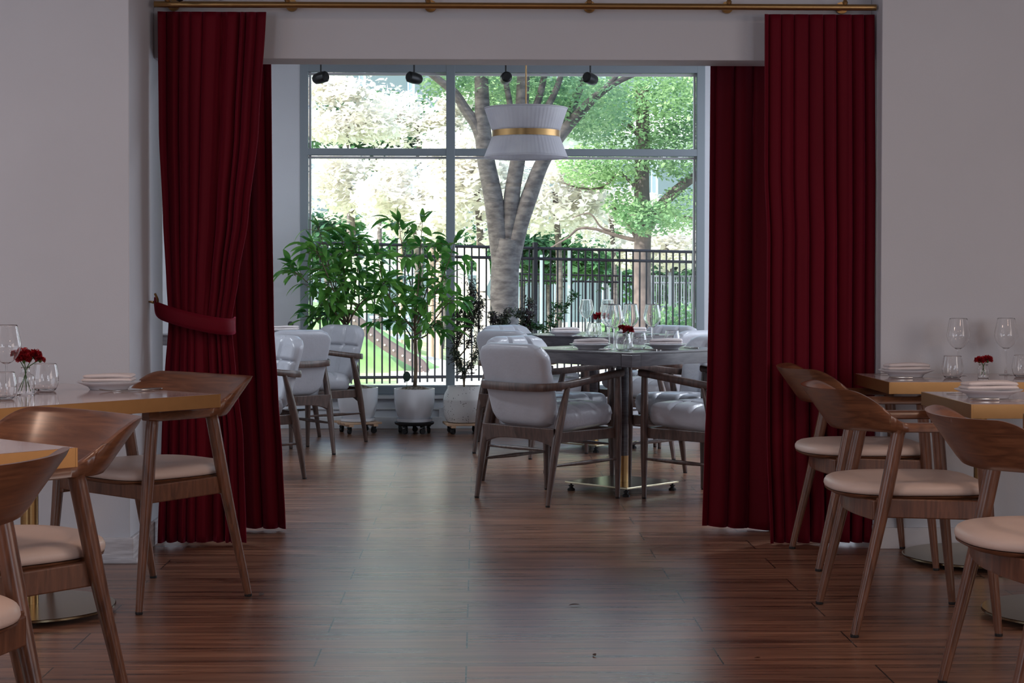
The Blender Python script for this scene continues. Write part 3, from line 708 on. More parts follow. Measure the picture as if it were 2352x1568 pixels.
def carnation(mb, c, r, rnd):
    c = Vector(c)
    for k in range(46):
        th = rnd.uniform(0, 2 * pi); ph = math.acos(rnd.uniform(-0.15, 1)); d = Vector((sin(ph) * cos(th), sin(ph) * sin(th), cos(ph) * 0.75))
        t1 = d.orthogonal().normalized(); t1.rotate(Matrix.Rotation(rnd.uniform(0, 6), 3, d)); t2 = d.cross(t1)
        w = r * rnd.uniform(0.35, 0.6); L0 = r * rnd.uniform(0.15, 0.35); L1 = r * rnd.uniform(0.85, 1.08)
        v = []; n = 6
        for i in range(n + 1):
            a = (i / n - 0.5) * 2
            v.append(c + d * L0 + t1 * a * w * 0.3)
            v.append(c + d * (L1 * (0.72)) + t1 * a * w * 0.9 + t2 * w * 0.15 * sin(i * 2.3))
            v.append(c + d * (L1 + rnd.uniform(-.08, .08) * r) + t1 * a * w * 1.15 + t2 * w * 0.35 * sin(i * 2.3 + 0.5))
        mb.add(v, [q for i in range(n) for q in ((3 * i, 3 * i + 3, 3 * i + 4, 3 * i + 1), (3 * i + 1, 3 * i + 4, 3 * i + 5, 3 * i + 2))])
def make_vase(heads, seed, rb=0.030, hb=0.070, neck=0.0135, hn=0.095):
    rnd = random.Random(seed); root = empty('flower_vase', cat='flower vase')
    out = spline([(rb * 0.85, 0, 0), (rb, 0, 0.004), (rb, 0, hb * 0.75), (rb * 0.92, 0, hb * 0.92), (neck * 1.15, 0, hb * 1.08), (neck, 0, hb * 1.18), (neck, 0, hn - 0.004), (neck * 1.3, 0, hn)], 4)
    out = [(p.x, p.z) for p in out]; inn = [(max(r - 0.0018, 0.0003), max(z, 0.005)) for r, z in reversed(out)]
    MB().lathe(out + inn + [(0.0002, 0.005)], 32).obj('bottle', GLASS, root, angle=80)
    s = MB()
    for x, y, z, r in heads: s.tube(spline([(x * -0.5, y * -0.5, 0.012), (0, 0, hb), (x * 0.2, y * 0.2, hn), (x, y, z)], 4), 0.0016, 6)
    s.obj('stems', STEMG, root)
    for x, y, z, r in heads:
        f_ = MB(); carnation(f_, (x, y, z), r, rnd); f_.lathe([(0.003, z - r * 0.6), (0.007, z - r * 0.25), (0.006, z)], 10, (x, y, 0), mi=1)
        f_.obj('carnation', CARN, root, mats=[STEMG], angle=60)
    return root
def make_plate():
    root = MB().lathe([(0.066, 0.0), (0.068, 0.002), (0.074, 0.010), (0.095, 0.019), (0.113, 0.027), (0.1135, 0.0285), (0.111, 0.029), (0.090, 0.023), (0.070, 0.016), (0.0001, 0.015)], 56).obj('dinner_plate', CHINA, angle=60)
    tag(root, cat='plate'); return root
def make_napkin():
    n = MB(); rnd = random.Random(4)
    for k, (zz, wx, wy, ox) in enumerate([(0.0, 0.180, 0.095, 0), (0.0135, 0.174, 0.088, 0.002)]):
        def fn(u, v, s, zz=zz, wx=wx, wy=wy, ox=ox):
            e = max(0, 1 - max(abs(u) ** 16, abs(v) ** 10)) ** 0.5
            bow = 0.004 * sin(2.2 * u + k) + 0.003 * u * v
            return (ox + wx / 2 * u, wy / 2 * v, zz + 0.0070 + s * 0.0070 * e + bow * (0.3 + 0.35 * k) * 0.8)
        p = pillow(24, 14, fn); n.add(p.v, p.f)
    o = n.obj('folded_napkin', NAPK, angle=70); tag(o, cat='napkin'); return o
def make_fork():
    f_ = MB(); path = [(0, -0.095, 0.002), (0, -0.05, 0.0035), (0, 0.0, 0.0045), (0, 0.035, 0.003), (0, 0.050, 0.0025)]
    w = [0.0055, 0.0035, 0.0025, 0.0035, 0.010]
    v = []
    for p, a in zip(path, w): v += [(p[0] - a, p[1], p[2]), (p[0] + a, p[1], p[2]), (p[0] + a, p[1], p[2] - 0.002), (p[0] - a, p[1], p[2] - 0.002)]
    fc = [(0, 3, 2, 1)]
    for i in range(4):
        for k in range(4): k2 = (k + 1) % 4; fc.append((4 * i + k, 4 * i + k2, 4 * i + 4 + k2, 4 * i + 4 + k))
    f_.add(v, fc)
    for x in (-0.0085, -0.003, 0.003, 0.0085): f_.tube(spline([(x, 0.048, 0.0018), (x, 0.075, 0.004), (x, 0.098, 0.008)], 3), [0.0016] * 6 + [0.0007], 6)
    o = f_.obj('fork', STEEL, bevel=0.0005); tag(o, cat='fork'); return o
def make_knife():
    k_ = MB(); k_.tube([(0, -0.105, 0.0045), (0, -0.095, 0.0045), (0, -0.05, 0.0045), (0, -0.012, 0.0045), (0, -0.006, 0.0035)], [0.002, 0.0042, 0.0045, 0.0040, 0.002], 10, sx=1.5).add([(-0.005, -0.01, 0.001), (0.007, -0.01, 0.001), (0.008, 0.085, 0.001), (0.002, 0.108, 0.001), (-0.005, 0.105, 0.001),
        (-0.005, -0.01, 0.004), (0.007, -0.01, 0.002), (0.008, 0.085, 0.002), (0.002, 0.108, 0.002), (-0.005, 0.105, 0.003)],
        [(0, 1, 2, 3, 4), (9, 8, 7, 6, 5)] + [(i, (i + 1) % 5, 5 + (i + 1) % 5, 5 + i) for i in range(5)])
    o = k_.obj('table_knife', STEEL, bevel=0.0015); tag(o, cat='knife'); return o
def make_spoon():
    s = MB(); s.tube([(0, -0.09, 0.003), (0, -0.02, 0.005), (0, 0.05, 0.003)], [0.0045, 0.0025, 0.003], 8)
    v = []; fc = []
    for j in range(7):
        rr_ = j / 6
        for k in range(16):
            a = 2 * pi * k / 16; v.append((0.019 * rr_ * cos(a), 0.075 + 0.028 * rr_ * sin(a), 0.0015 + 0.006 * rr_ * rr_))
    for j in range(6):
        for k in range(16): k2 = (k + 1) % 16; fc.append((j * 16 + k, j * 16 + k2, (j + 1) * 16 + k2, (j + 1) * 16 + k))
    s.add(v, fc); o = s.obj('spoon', STEEL); tag(o, cat='spoon'); return o
WG, TB, PL, NK, FK, KN, SP = Proto(make_wine()), Proto(make_tumbler()), Proto(make_plate()), Proto(make_napkin()), Proto(make_fork()), Proto(make_knife()), Proto(make_spoon())
H1, H2 = 0.7502, 0.7752
gW, gT, gP, gN, gF, gK, gV = 'wine glasses on the tables', 'tumblers on the tables', 'dinner plates on the tables', 'folded napkins on the plates', 'forks on the tables', 'knives on the tables', 'flower vases on the tables'
def setting(x, y, h, rz, where, fdx=-0.16, kdx=0.15, fork=True, knife=True, nrz=None):
    PL.put((x, y, h), 0, 'white plate under a napkin ' + where, gP)
    NK.put((x, y, h + 0.0275), rz if nrz is None else nrz, 'folded pale napkin on the plate ' + where, gN)
    c, s = cos(rz), sin(rz)
    if fork: FK.put((x + fdx * c, y + fdx * s, h + 0.001), rz, 'steel fork beside the plate ' + where, gF)
    if knife: KN.put((x + kdx * c, y + kdx * s, h + 0.0005), rz, 'steel knife beside the plate ' + where, gK)
# right rear table (diner faces +x)
setting(1.765, 7.03, H1, radians(-90), 'on the rear right table', nrz=radians(4), fdx=-0.17, kdx=0.145)
WG.put((2.000, 7.10, H1), 0, 'wine glass behind the tumbler, left of the flowers on the rear right table', gW)
WG.put((2.212, 7.14, H1), 0, 'wine glass right of the flowers on the rear right table', gW)
TB.put((1.925, 6.915, H1), 0, 'tumbler in front of a wine glass on the rear right table', gT)
TB.put((2.238, 7.00, H1), 0, 'tumbler at the right behind the flowers on the rear right table', gT)
v_ = Proto(make_vase([(-0.016, 0, 0.072, 0.020), (0.018, 0.004, 0.074, 0.021)], 5, 0.022, 0.042, 0.016, 0.056)).put((2.055, 6.93, H1), 0, 'tiny glass jar with two red carnations on the rear right table', gV)
setting(1.735, 5.79, H1, radians(-90), 'on the middle right table', nrz=radians(4), fdx=-0.17, kdx=0.145)
# left table
setting(-1.325, 6.22, H1, radians(139), 'on the square left table', nrz=radians(0), kdx=-0.17, fdx=0.17, fork=False)
FK.put((-1.235, 6.10, H1 + 0.001), radians(100), 'steel fork lying on its back near the corner of the left table', gF)
WG.put((-1.578, 5.80, H1), 0, 'large wine glass at the left edge of the picture', gW, 1.02)
TB.put((-1.560, 5.70, H1), 0, 'tumbler at the left edge in front of the large wine glass', gT, 1.0)
TB.put((-1.525, 6.11, H1), 0, 'tumbler just right of the carnation bottle on the left table', gT, 1.08)
make_vase([(-0.006, 0, 0.133, 0.030), (0.030, 0.004, 0.135, 0.024), (-0.036, 0.01, 0.140, 0.016), (0.050, 0, 0.120, 0.017), (0.0, -0.02, 0.122, 0.024)], 9).location = (-1.548, 5.93, H1)
tag([c for c in COL.objects if c.name.startswith('flower_vase')][-1], label='clear bottle with a bunch of red carnations on the left table', group=gV)
# centre table
setting(0.608, 9.17, H2, radians(-45), 'at the left side of the centre table', nrz=radians(8))
setting(1.010, 9.17, H2, radians(45), 'at the right side of the centre table', nrz=radians(-6))
SP.put((0.86, 8.98, H2 + 0.002), radians(60), 'steel spoon near the front corner of the centre table', 'spoons on the tables')
for x, y, w_ in [(0.728, 9.42, 'behind the others at the left of the centre table'), (0.733, 9.155, 'front one of the cluster on the centre table'), (0.845, 9.44, 'back one of the cluster on the centre table'), (0.958, 9.37, 'standing alone at the right of the centre table')]:
    WG.put((x, y, H2), 0, 'wine glass ' + w_, gW)
for x, y, w_ in [(0.765, 8.97, 'in front at the corner of the centre table'), (0.865, 9.17, 'behind the front tumbler on the centre table'), (1.085, 9.52, 'behind the right plate of the centre table')]:
    TB.put((x, y, H2), 0, 'tumbler ' + w_, gT)
o = Proto(make_vase([(0.004, 0, 0.100, 0.032), (-0.030, 0.01, 0.118, 0.018)], 6, 0.022, 0.050, 0.013, 0.068)).put((0.80, 9.10, H2), 0, 'small bottle with a dark red carnation on the centre table', gV)
# far table
setting(0.582, 11.28, H2, radians(-45), 'at the left side of the far table', nrz=radians(8))
setting(1.03, 11.32, H2, radians(45), 'at the right side of the far table', nrz=radians(-6))
for x, y, w_ in [(0.735, 11.52, 'at the left end of the row on the far table'), (0.872, 11.45, 'on the far table behind the cluster of the centre one')]:
    WG.put((x, y, H2), 0, 'wine glass ' + w_, gW)
TB.put((0.755, 11.10, H2), 0, 'tumbler below the pinkish carnation on the far table', gT)
o = Proto(make_vase([(0.006, 0, 0.125, 0.035)], 8, 0.026, 0.062, 0.013, 0.086)).put((0.80, 11.36, H2), 0, 'bottle with one light red carnation on the far table', gV)
setting(-1.29, 11.62, H2, radians(45), 'on the table beside the left curtain', nrz=radians(0), fork=False, knife=False)

# ------------------------------------------------------------------ pendant lamp and track spots
lamp = empty('pendant_lamp', (0.296, 10.40, 1.83), label='hourglass string pendant lamp with a brass waist band', cat='pendant lamp')
def shade(z0, r0_, z1, r1_):
    m_ = MB(); n = 180; v = []; fc = []
    for j in range(9):
        t_ = j / 8; r_ = r0_ + (r1_ - r0_) * t_; z = z0 + (z1 - z0) * t_
        for k in range(n):
            a = 2 * pi * k / n; q = r_ + 0.0016 * sin(60 * a) ; v.append((q * cos(a), q * sin(a), z))
    for j in range(8):
        for k in range(n): k2 = (k + 1) % n; fc.append((j * n + k, j * n + k2, (j + 1) * n + k2, (j + 1) * n + k))
    m_.add(v, fc); return m_
for z0, a, z1, b2 in ((0.347, 0.250, 0.208, 0.203), (0.180, 0.203, 0.055, 0.252)):
    o = shade(z0, a, z1, b2).obj('lamp_shade', SHADE, lamp, angle=80); so = o.modifiers.new('t', 'SOLIDIFY'); so.thickness = 0.002
for z, r_ in ((0.347, 0.250), (0.054, 0.252)):
    c_ = [(r_ * cos(2 * pi * k / 64), r_ * sin(2 * pi * k / 64), z) for k in range(65)]
    MB().tube(c_, 0.004, 8, caps=False).obj('shade_rim', SHADE, lamp)
MB().lathe([(0.204, 0.175), (0.207, 0.175), (0.207, 0.212), (0.204, 0.212)], 90, close=True).obj('brass_band', BRASS, lamp, angle=30)
MB().tube([(0, 0, 0.10), (0, 0, CEIL - 1.83)], 0.0045, 12).lathe([(0.05, CEIL - 1.83 - 0.02), (0.055, CEIL - 1.83 - 0.001)], 24).obj('rod', BRASS, lamp)
sp = MB()
for k in range(3): sp.tube([(0, 0, 0.194), (0.202 * cos(k * 2.094), 0.202 * sin(k * 2.094), 0.194)], 0.003, 6)
sp.lathe([(0.02, 0.10), (0.02, 0.18)], 16); sp.obj('lamp_holder', BRASS, lamp)
tag(MB().box((0.25, 12.0, 2.672), (3.4, 0.035, 0.02)).tube([(-1.2, 12.0, 2.68), (-1.2, 12.0, CEIL)], 0.006, 8).tube([(1.7, 12.0, 2.68), (1.7, 12.0, CEIL)], 0.006, 8).obj('lighting_track', DARKM, smooth=False), label='dark suspended lighting track just above the window', cat='lighting track')
def make_spot():
    root = empty('track_spotlight', cat='spotlight')
    MB().lathe([(0.020, 0.120), (0.020, 0.128)], 16).tube([(0, 0, 0.045), (0, 0, 0.122)], 0.006, 10).obj('stem', DARKM, root)
    R = Matrix.Rotation(radians(-98), 4, 'X')
    MB().lathe([(0.026, -0.055), (0.038, -0.045), (0.041, 0.0), (0.036, 0.045), (0.024, 0.060), (0.001, 0.062)], 24).obj('lamp_head', DARKM, root, xf=Matrix.Translation((0, 0, 0.01)) @ R)
    return root
SPT = Proto(make_spot())
for px, rz, zt, w_ in ((734, 55, 0, 'leftmost, at the corner of the window'), (947, -50, 0, 'second from the left, aimed down right'), (1157, 8, 0, 'just left of the pendant rod, seen end on'), (1351, -40, 0, 'rightmost, aimed down right')):
    p = at(px, 165, 12.0)
    SPT.put((p.x + 0.0, 12.0, 2.534), radians(rz), 'small dark track spotlight, ' + w_, 'track spotlights over the window')

# ------------------------------------------------------------------ plants
def leaf(mb, base, d, L, W, droop, rnd, up=Vector((0, 0, 1)), seg=5):
    d = d.normalized(); side = d.cross(up)
    if side.length < 0.1: side = Vector((1, 0, 0))
    side.normalize(); side.rotate(Matrix.Rotation(rnd.uniform(-0.9, 0.9), 3, d)); v = []; p = Vector(base); dd = d.copy()
    for i in range(seg + 1):
        t_ = i / seg; w = W * 0.5 * sin(pi * min(1, t_ * 0.93 + 0.04)) ** 0.8 * (1 - 0.25 * t_) if 0 < i < seg else W * 0.03
        n = side.cross(dd).normalized()
        v += [p - side * w + n * w * 0.25, p.copy(), p + side * w + n * w * 0.25]
        p += dd * L / seg; dd = (dd + Vector((0, 0, -droop / seg))).normalized()
    mb.add(v, [q for i in range(seg) for q in ((3 * i, 3 * i + 1, 3 * i + 4, 3 * i + 3), (3 * i + 1, 3 * i + 2, 3 * i + 5, 3 * i + 4))])
def make_pot(root, r, h, z0, m, kind='bowl'):
    if kind == 'bowl':
        pr = [(r * 0.62, z0), (r * 0.72, z0 + 0.005), (r * 0.82, z0 + h * 0.14), (r * 0.93, z0 + h * 0.36), (r * 0.985, z0 + h * 0.6), (r, z0 + h * 0.9), (r * 1.0, z0 + h), (r * 0.95, z0 + h), (r * 0.93, z0 + h * 0.86), (r * 0.3, z0 + h * 0.85)]
    else:
        pr = [(r * 0.70, z0), (r * 0.82, z0 + 0.006), (r * 0.97, z0 + h * 0.18), (r * 1.0, z0 + h * 0.38), (r * 0.99, z0 + h * 0.60), (r * 1.0, z0 + h * 0.63), (r * 0.98, z0 + h * 0.66), (r * 0.93, z0 + h * 0.80), (r * 0.80, z0 + h * 0.93), (r * 0.80, z0 + h), (r * 0.74, z0 + h), (r * 0.74, z0 + h * 0.88), (r * 0.3, z0 + h * 0.87)]
    MB().lathe(pr, 48).obj('pot', m, root, angle=40)
    rnd = random.Random(int(r * 1000)); n = 40; s = MB(); v = []; R0 = r * (0.9 if kind == 'bowl' else 0.72)
    for j in range(7):
        for k in range(n): a = 2 * pi * k / n; q = R0 * j / 6; v.append((q * cos(a), q * sin(a), z0 + h * 0.9 + (0.032 * (1 - (j / 6) ** 2) + rnd.uniform(0, 0.014)) * (kind == 'bowl') ))
    s.add(v, [(j * n + k, j * n + (k + 1) % n, (j + 1) * n + (k + 1) % n, (j + 1) * n + k) for j in range(6) for k in range(n)])
    s.obj('soil', SOIL, root, smooth=False)
def ficus(name, loc, potr, poth, z0, crown, trunk, seed, label, nleaf, bottom=0.45):
    """crown: list of branch polylines, local coords"""
    rnd = random.Random(seed); root = empty(name, loc, label=label, cat='potted plant', group='potted plants under the window'); make_pot(root, potr, poth, z0, POTW)
    st = MB(); lf = MB()
    st.tube(spline(trunk, 5), [0.016 - 0.008 * i / (len(trunk) * 5 - 5) for i in range((len(trunk) - 1) * 5 + 1)], 10)
    for br, dens in crown:
        P = spline(br, 6); st.tube(P, [0.007 - 0.005 * i / (len(P) - 1) for i in range(len(P))], 7)
        for i in range(len(P)):
            t_ = i / (len(P) - 1)
            if t_ < bottom * 0.5: continue
            for _ in range(dens):
                b0 = P[i] + Vector((rnd.gauss(0, 1), rnd.gauss(0, 1), rnd.gauss(0, 1))) * 0.012
                tw = Vector((rnd.gauss(0, 1), rnd.gauss(0, 1), rnd.uniform(-0.2, 0.7))).normalized() * rnd.uniform(0.02, 0.13)
                tip = b0 + tw; st.tube([b0, tip], [0.0022, 0.0012], 4)
                for q in range(rnd.choice((1, 1, 2, 2))):
                    d = (tw.normalized() + Vector((rnd.gauss(0, .6), rnd.gauss(0, .6), rnd.uniform(-0.9, 0.35))))
                    leaf(lf, tip, d, rnd.uniform(0.10, 0.175), rnd.uniform(0.038, 0.060), rnd.uniform(0.4, 1.2), rnd)
        for k in range(3):
            leaf(lf, P[-1], (P[-1] - P[-3]).normalized() + Vector((rnd.gauss(0, .5), rnd.gauss(0, .5), 0.2)), 0.12, 0.042, 0.5, rnd)
    st.obj('trunk', BARK, root); lf.obj('foliage', FICUS, root, angle=70)
    return root
PY = 12.80
def loc_px(px, py, Y, base):                    # plant-local point
    p = at(px, py, Y); return (p.x - base[0], Y - base[1], p.z)
B1 = ((818 - 1091) / F_PX * 12.85, 12.85); B2 = ((948 - 1091) / F_PX * PY, PY); B3 = ((1062 - 1091) / F_PX * PY, PY)
def L1(px, py, dy=0): return loc_px(px, py, B1[1] + dy, B1)
def L2(px, py, dy=0): return loc_px(px, py, B2[1] + dy, B2)
def L3(px, py, dy=0): return loc_px(px, py, B3[1] + dy, B3)
ficus('potted_ficus', (B1[0], B1[1], 0), 0.152, 0.240, 0.098, [
    ([L1(792, 752), L1(772, 690, .05), L1(752, 610), L1(728, 522)], 3),
    ([L1(792, 752), L1(752, 700, -.1), L1(715, 660, -.12), L1(672, 622, -.1)], 3),
    ([L1(795, 745), L1(790, 680, .05), L1(786, 610, .1), L1(782, 545, .1)], 3),
    ([L1(795, 745), L1(822, 700, -.1), L1(858, 668, -.1), L1(880, 650, -.05)], 3),
    ([L1(792, 745), L1(768, 725, .1), L1(742, 720, .1), L1(724, 738, .1)], 3),
    ([L1(792, 740), L1(760, 660, -.15), L1(735, 600, -.2), L1(716, 560, -.15)], 3),
    ([L1(795, 740), L1(812, 660, .05), L1(818, 600, .1), L1(806, 556, .05)], 4)],
    [(0.0, 0, 0.30), L1(816, 850), L1(806, 790), L1(792, 745)], 31, 'potted ficus furthest left, leaning against the window wall', 0)
ficus('potted_ficus', (B2[0], B2[1], 0), 0.152, 0.235, 0.098, [
    ([L2(948, 750), L2(945, 680, .1), L2(924, 590, .1), L2(912, 512, .05)], 2),
    ([L2(948, 750), L2(955, 680, -.1), L2(960, 600, -.1), L2(966, 512, -.05)], 2),
    ([L2(948, 760), L2(975, 700, -.1), L2(1008, 650, -.1), L2(1040, 560, -.05)], 2),
    ([L2(948, 760), L2(912, 712, -.1), L2(880, 660, -.1), L2(862, 585, -.1)], 2),
    ([L2(948, 770), L2(985, 745, -.1), L2(1022, 700, -.15), L2(1052, 690, -.1)], 2),
    ([L2(950, 790), L2(925, 750, .05), L2(900, 735, .05), L2(872, 742, .05)], 2),
    ([L2(948, 780), L2(975, 770, -.1), L2(1000, 740, -.15), L2(1018, 760, -.15)], 1),
    ([L2(950, 740), L2(968, 690, .05), L2(992, 620, .05), L2(1002, 580, .05)], 2)],
    [(0.0, 0, 0.30), L2(951, 850), L2(950, 790), L2(948, 740)], 32, 'potted ficus in the middle, tallest, with a green tag in its pot', 0)
# small hanging tag stuck in the pot of the middle ficus
tagm = MB().lathe([(0.001, -0.003), (0.026, -0.002), (0.028, 0), (0.026, 0.002), (0.001, 0.003)], 24, (0, 0, 0)).obj('plant_marker', mat('marker_green', rgb(52, 74, 66), 0.3), xf=Matrix.Rotation(radians(90), 4, 'X') @ Matrix.Scale(1.35, 4, (0, 1, 0)))
tagm.location = (B2[0] - 0.055, B2[1] - 0.05, 0.425); tag(tagm, label='small dark green oval marker stuck beside the middle ficus trunk', cat='plant marker')
bs = MB().tube([(0, 0, -0.115), (0, 0, -0.03)], 0.002, 6).obj('stake', STEMG, tagm)
def shrub(name, base, label, pot, sticks, m, seed, dens, L=(0.018, 0.035), spread=0.05, stub=True, W=0.4):
    rnd = random.Random(seed); root = empty(name, (base[0], base[1], 0), label=label, cat='potted plant', group='potted plants under the window')
    pot(root); st = MB(); lf = MB()
    for P in sticks:
        P = spline(P, 6); st.tube(P, [0.006 - 0.0045 * i / (len(P) - 1) for i in range(len(P))], 6)
        for i, p in enumerate(P):
            if i < len(P) * 0.22: continue
            for _ in range(dens):
                tw = Vector((rnd.gauss(0, 1), rnd.gauss(0, 1), rnd.gauss(0.1, .8))).normalized() * rnd.uniform(0.01, spread)
                st.tube([p, p + tw], [0.0013, 0.0008], 4)
                for q in range(5):
                    b0 = p + tw * rnd.uniform(0.35, 1.05); l_ = rnd.uniform(*L)
                    leaf(lf, b0, Vector((rnd.gauss(0, 1), rnd.gauss(0, 1), rnd.gauss(0.1, .7))), l_, l_ * W, 0.2, rnd, seg=3)
    st.obj('stems', BARK, root); lf.obj('foliage', m, root, angle=70); return root
shrub('potted_shrub', B3, 'wispy dark-leaved shrub in a speckled stoneware jar', lambda r: make_pot(r, 0.155, 0.27, 0.082, TERR, 'jar'), [
    [(0, 0, 0.32), L3(1058, 850), L3(1045, 800), L3(1052, 750), L3(1078, 700)], [(0, 0, 0.32), L3(1066, 855), L3(1085, 820), L3(1092, 780), L3(1098, 700)],
    [(0, 0, 0.32), L3(1060, 860), L3(1048, 830), L3(1038, 800), L3(1050, 720)], [L3(1052, 780), L3(1070, 740), L3(1075, 700), L3(1080, 660)],
    [L3(1050, 820), L3(1072, 790), L3(1082, 740), L3(1105, 690)], [L3(1045, 800), L3(1052, 770, .1), L3(1046, 720, .1), L3(1072, 700, .1)],
    [L3(1060, 760), L3(1078, 740), L3(1090, 700), L3(1075, 650)]], OLIVE, 41, 6, L=(0.016, 0.036), spread=0.075)
B4 = (at(1165, 700, 12.75).x, 12.75); B5 = (at(1262, 700, 12.75).x, 12.75); 
def L4(px, py, dy=0): return loc_px(px, py, B4[1] + dy, B4)
def L5(px, py, dy=0): return loc_px(px, py, B5[1] + dy, B5)
plainpot = lambda r: make_pot(r, 0.14, 0.24, 0.0, POTW)
shrub('potted_shrub', B4, 'dark shrub showing above the chairs in front of the forked tree trunk', plainpot, [
    [(0, 0, .26), L4(1165, 850), L4(1160, 770), L4(1150, 735), L4(1165, 718)], [(0, 0, .26), L4(1175, 820), L4(1190, 760), L4(1205, 735), L4(1185, 715)], [(0, 0, .26), L4(1160, 820), L4(1145, 770), L4(1132, 740), L4(1128, 725)],
    [(0, 0, .26), L4(1185, 800), L4(1205, 760), L4(1212, 730), L4(1214, 690)]], OLIVE, 42, 5, L=(0.02, 0.045), spread=0.07)
shrub('potted_shrub', B5, 'thin green shrub rising behind the far table, left of the wine glasses', plainpot, [
    [(0, 0, .26), L5(1255, 820), L5(1255, 770), L5(1262, 730), L5(1278, 700)], [(0, 0, .26), L5(1250, 800), L5(1245, 760), L5(1225, 750), L5(1205, 738)], [(0, 0, .26), L5(1262, 800), L5(1275, 740), L5(1300, 700), L5(1315, 675)]],
    GREENS, 43, 3, L=(0.02, 0.042), spread=0.05)
# saucers and dollies
def saucer(x, y, z, r, label):
    o = MB().lathe([(r * 0.86, 0), (r, 0.003), (r * 1.02, 0.024), (r * 0.98, 0.024), (r * 0.95, 0.012), (0.001, 0.010)], 48).obj('plant_saucer', POTW, angle=40); o.location = (x, y, z)
    tag(o, label=label, cat='saucer')
saucer(B1[0], B1[1], 0.087, 0.128, 'white saucer under the left ficus pot'); saucer(B2[0], B2[1], 0.087, 0.132, 'white saucer under the middle ficus pot')
def caster(root, x, y, rz, r=0.020, h=0.05):
    c = empty('caster', (x, y, 0), rz); c.parent = root
    MB().tube([(0.009, 0, r), (-0.009, 0, r)], r, 20).obj('wheel', BLACK, c, angle=30)
    MB().box((0, 0.0, h - 0.008), (0.026, 0.03, 0.012)).box((0, 0.012, h - 0.02), (0.024, 0.012, 0.02)).obj('caster_fork', DARKM, c, smooth=False, bevel=0.002)
def wood_dolly(x, y, rz, w, label, top):
    root = empty('plant_dolly', (x, y, 0), rz, label=label, cat='plant dolly', group='wheeled plant dollies')
    for k in range(5): MB().box((0, -w / 2 + w * (k + 0.5) / 5, top - 0.008), (w, w / 5 - 0.014, 0.016)).obj('slat', PINE, root, smooth=False, bevel=0.003)
    bb = MB()
    for sx in (-1, 1): bb.box((sx * (w / 2 - 0.05), 0, top - 0.024), (0.035, w, 0.016))
    bb.obj('batten', PINE, root, smooth=False, bevel=0.002)
    for sx in (-1, 1):
        for sy in (-1, 1): caster(root, sx * (w / 2 - 0.05), sy * (w / 2 - 0.05), 0.8 * sx, 0.021, top - 0.033)
wood_dolly(B1[0] - 0.0, B1[1], radians(22), 0.29, 'square pine dolly on casters under the left ficus', 0.086)
wood_dolly(B3[0] + 0.0, B3[1], radians(8), 0.29, 'square pine dolly on casters under the speckled jar', 0.081)
root = empty('plant_dolly', (B2[0], B2[1], 0), label='round black dolly on casters under the middle ficus', cat='plant dolly', group='wheeled plant dollies')
MB().lathe([(0.001, 0.062), (0.13, 0.062), (0.145, 0.070), (0.148, 0.084), (0.142, 0.086), (0.001, 0.0865)], 48).obj('platform', BLACK, root, angle=30)
for k in range(5): a = k * 2 * pi / 5 + 0.3; caster(root, 0.11 * cos(a), 0.11 * sin(a), a, 0.021, 0.062)
# marks on the window wall and small litter on the floor
o = MB().lathe([(0.022, 0), (0.020, 0.006), (0.001, 0.007)], 20).obj('round_wall_fitting', mat('knob_grey', rgb(70, 72, 80), 0.5), xf=Matrix.Rotation(radians(90), 4, 'X')); o.location = (-1.425, WY, 0.80); tag(o, label='small round dark fitting on the wall left of the window', cat='wall fitting')
root = empty('wall_socket', ((1012 - 1091) / F_PX * WY, WY, 0.12), label='white socket plate on the low wall beside the speckled jar', cat='socket')
MB().box((0, -0.006, 0), (0.05, 0.012, 0.085)).obj('cover_plate', TRIM, root, smooth=False, bevel=0.003)
LITTER = mat('dry_leaf', rgb(62, 36, 22), 0.7)
for (x, y, s, rz, w_) in [(0.345, 6.02, 0.022, 0.2, 'dry brown leaf scrap on the floor in the middle foreground'), (0.36, 5.22, 0.016, 1.7, 'smaller leaf scrap on the floor near the bottom edge'), (0.85, 5.17, 0.012, 0.4, 'tiny dark crumb on the floor at lower right'),
                      (-0.78, 6.24, 0.020, 1.2, 'grey smudge of leaf on the floor right of the left chair')]:
    m_ = MB(); rnd = random.Random(int(x * 100)); leaf(m_, (0, -s, 0.004), Vector((0, 1, 0.10)), 2 * s, s * 0.8, 0.25, rnd)
    o = m_.obj('leaf_scrap', LITTER); o.location = (x, y, 0.0); o.rotation_euler = (0, 0, rz - pi / 2); tag(o, label=w_, cat='leaf', group='leaf scraps on the floor')

# ------------------------------------------------------------------ outside: fences
def fence(name, A, B, za, zb, h, n, pick, rails, label, postr=None, m=FENCEM):
    A = Vector(A); B = Vector(B); root = empty(name, (A.x, A.y, 0), atan2(B.y - A.y, B.x - A.x), label=label, cat='fence')
    L = (B - A).length
    def top(x): return za + (zb - za) * x / L
    for r_ in rails:
        z0, z1 = top(0) - r_, top(L) - r_; MB().tube([(0, 0, z0), (L, 0, z1)], 0.020, 4).obj('rail', m, root, smooth=False)
    for i in range(n):
        x = L * (i + 0.5) / n; MB().box((x, 0, top(x) - h / 2), (pick, pick, h)).obj('picket', m, root, smooth=False)
    for x in (postr or []): MB().box((x * L, 0, top(x * L) - h / 2 + 0.03), (0.055, 0.055, h + 0.1)).obj('post', m, root, smooth=False)
pa, pb = at(650, 557, 21.8), at(1640, 579, 24.2)
fence('metal_fence', (pa.x, pa.y), (pb.x, pb.y), pa.z, pb.z, 1.80, 60, 0.018, (0, 0.14, 1.72), 'tall dark metal picket fence crossing the whole window view', (0.02, 0.555, 0.98))
pa, pb = at(1130, 628, 38), at(1480, 634, 38)
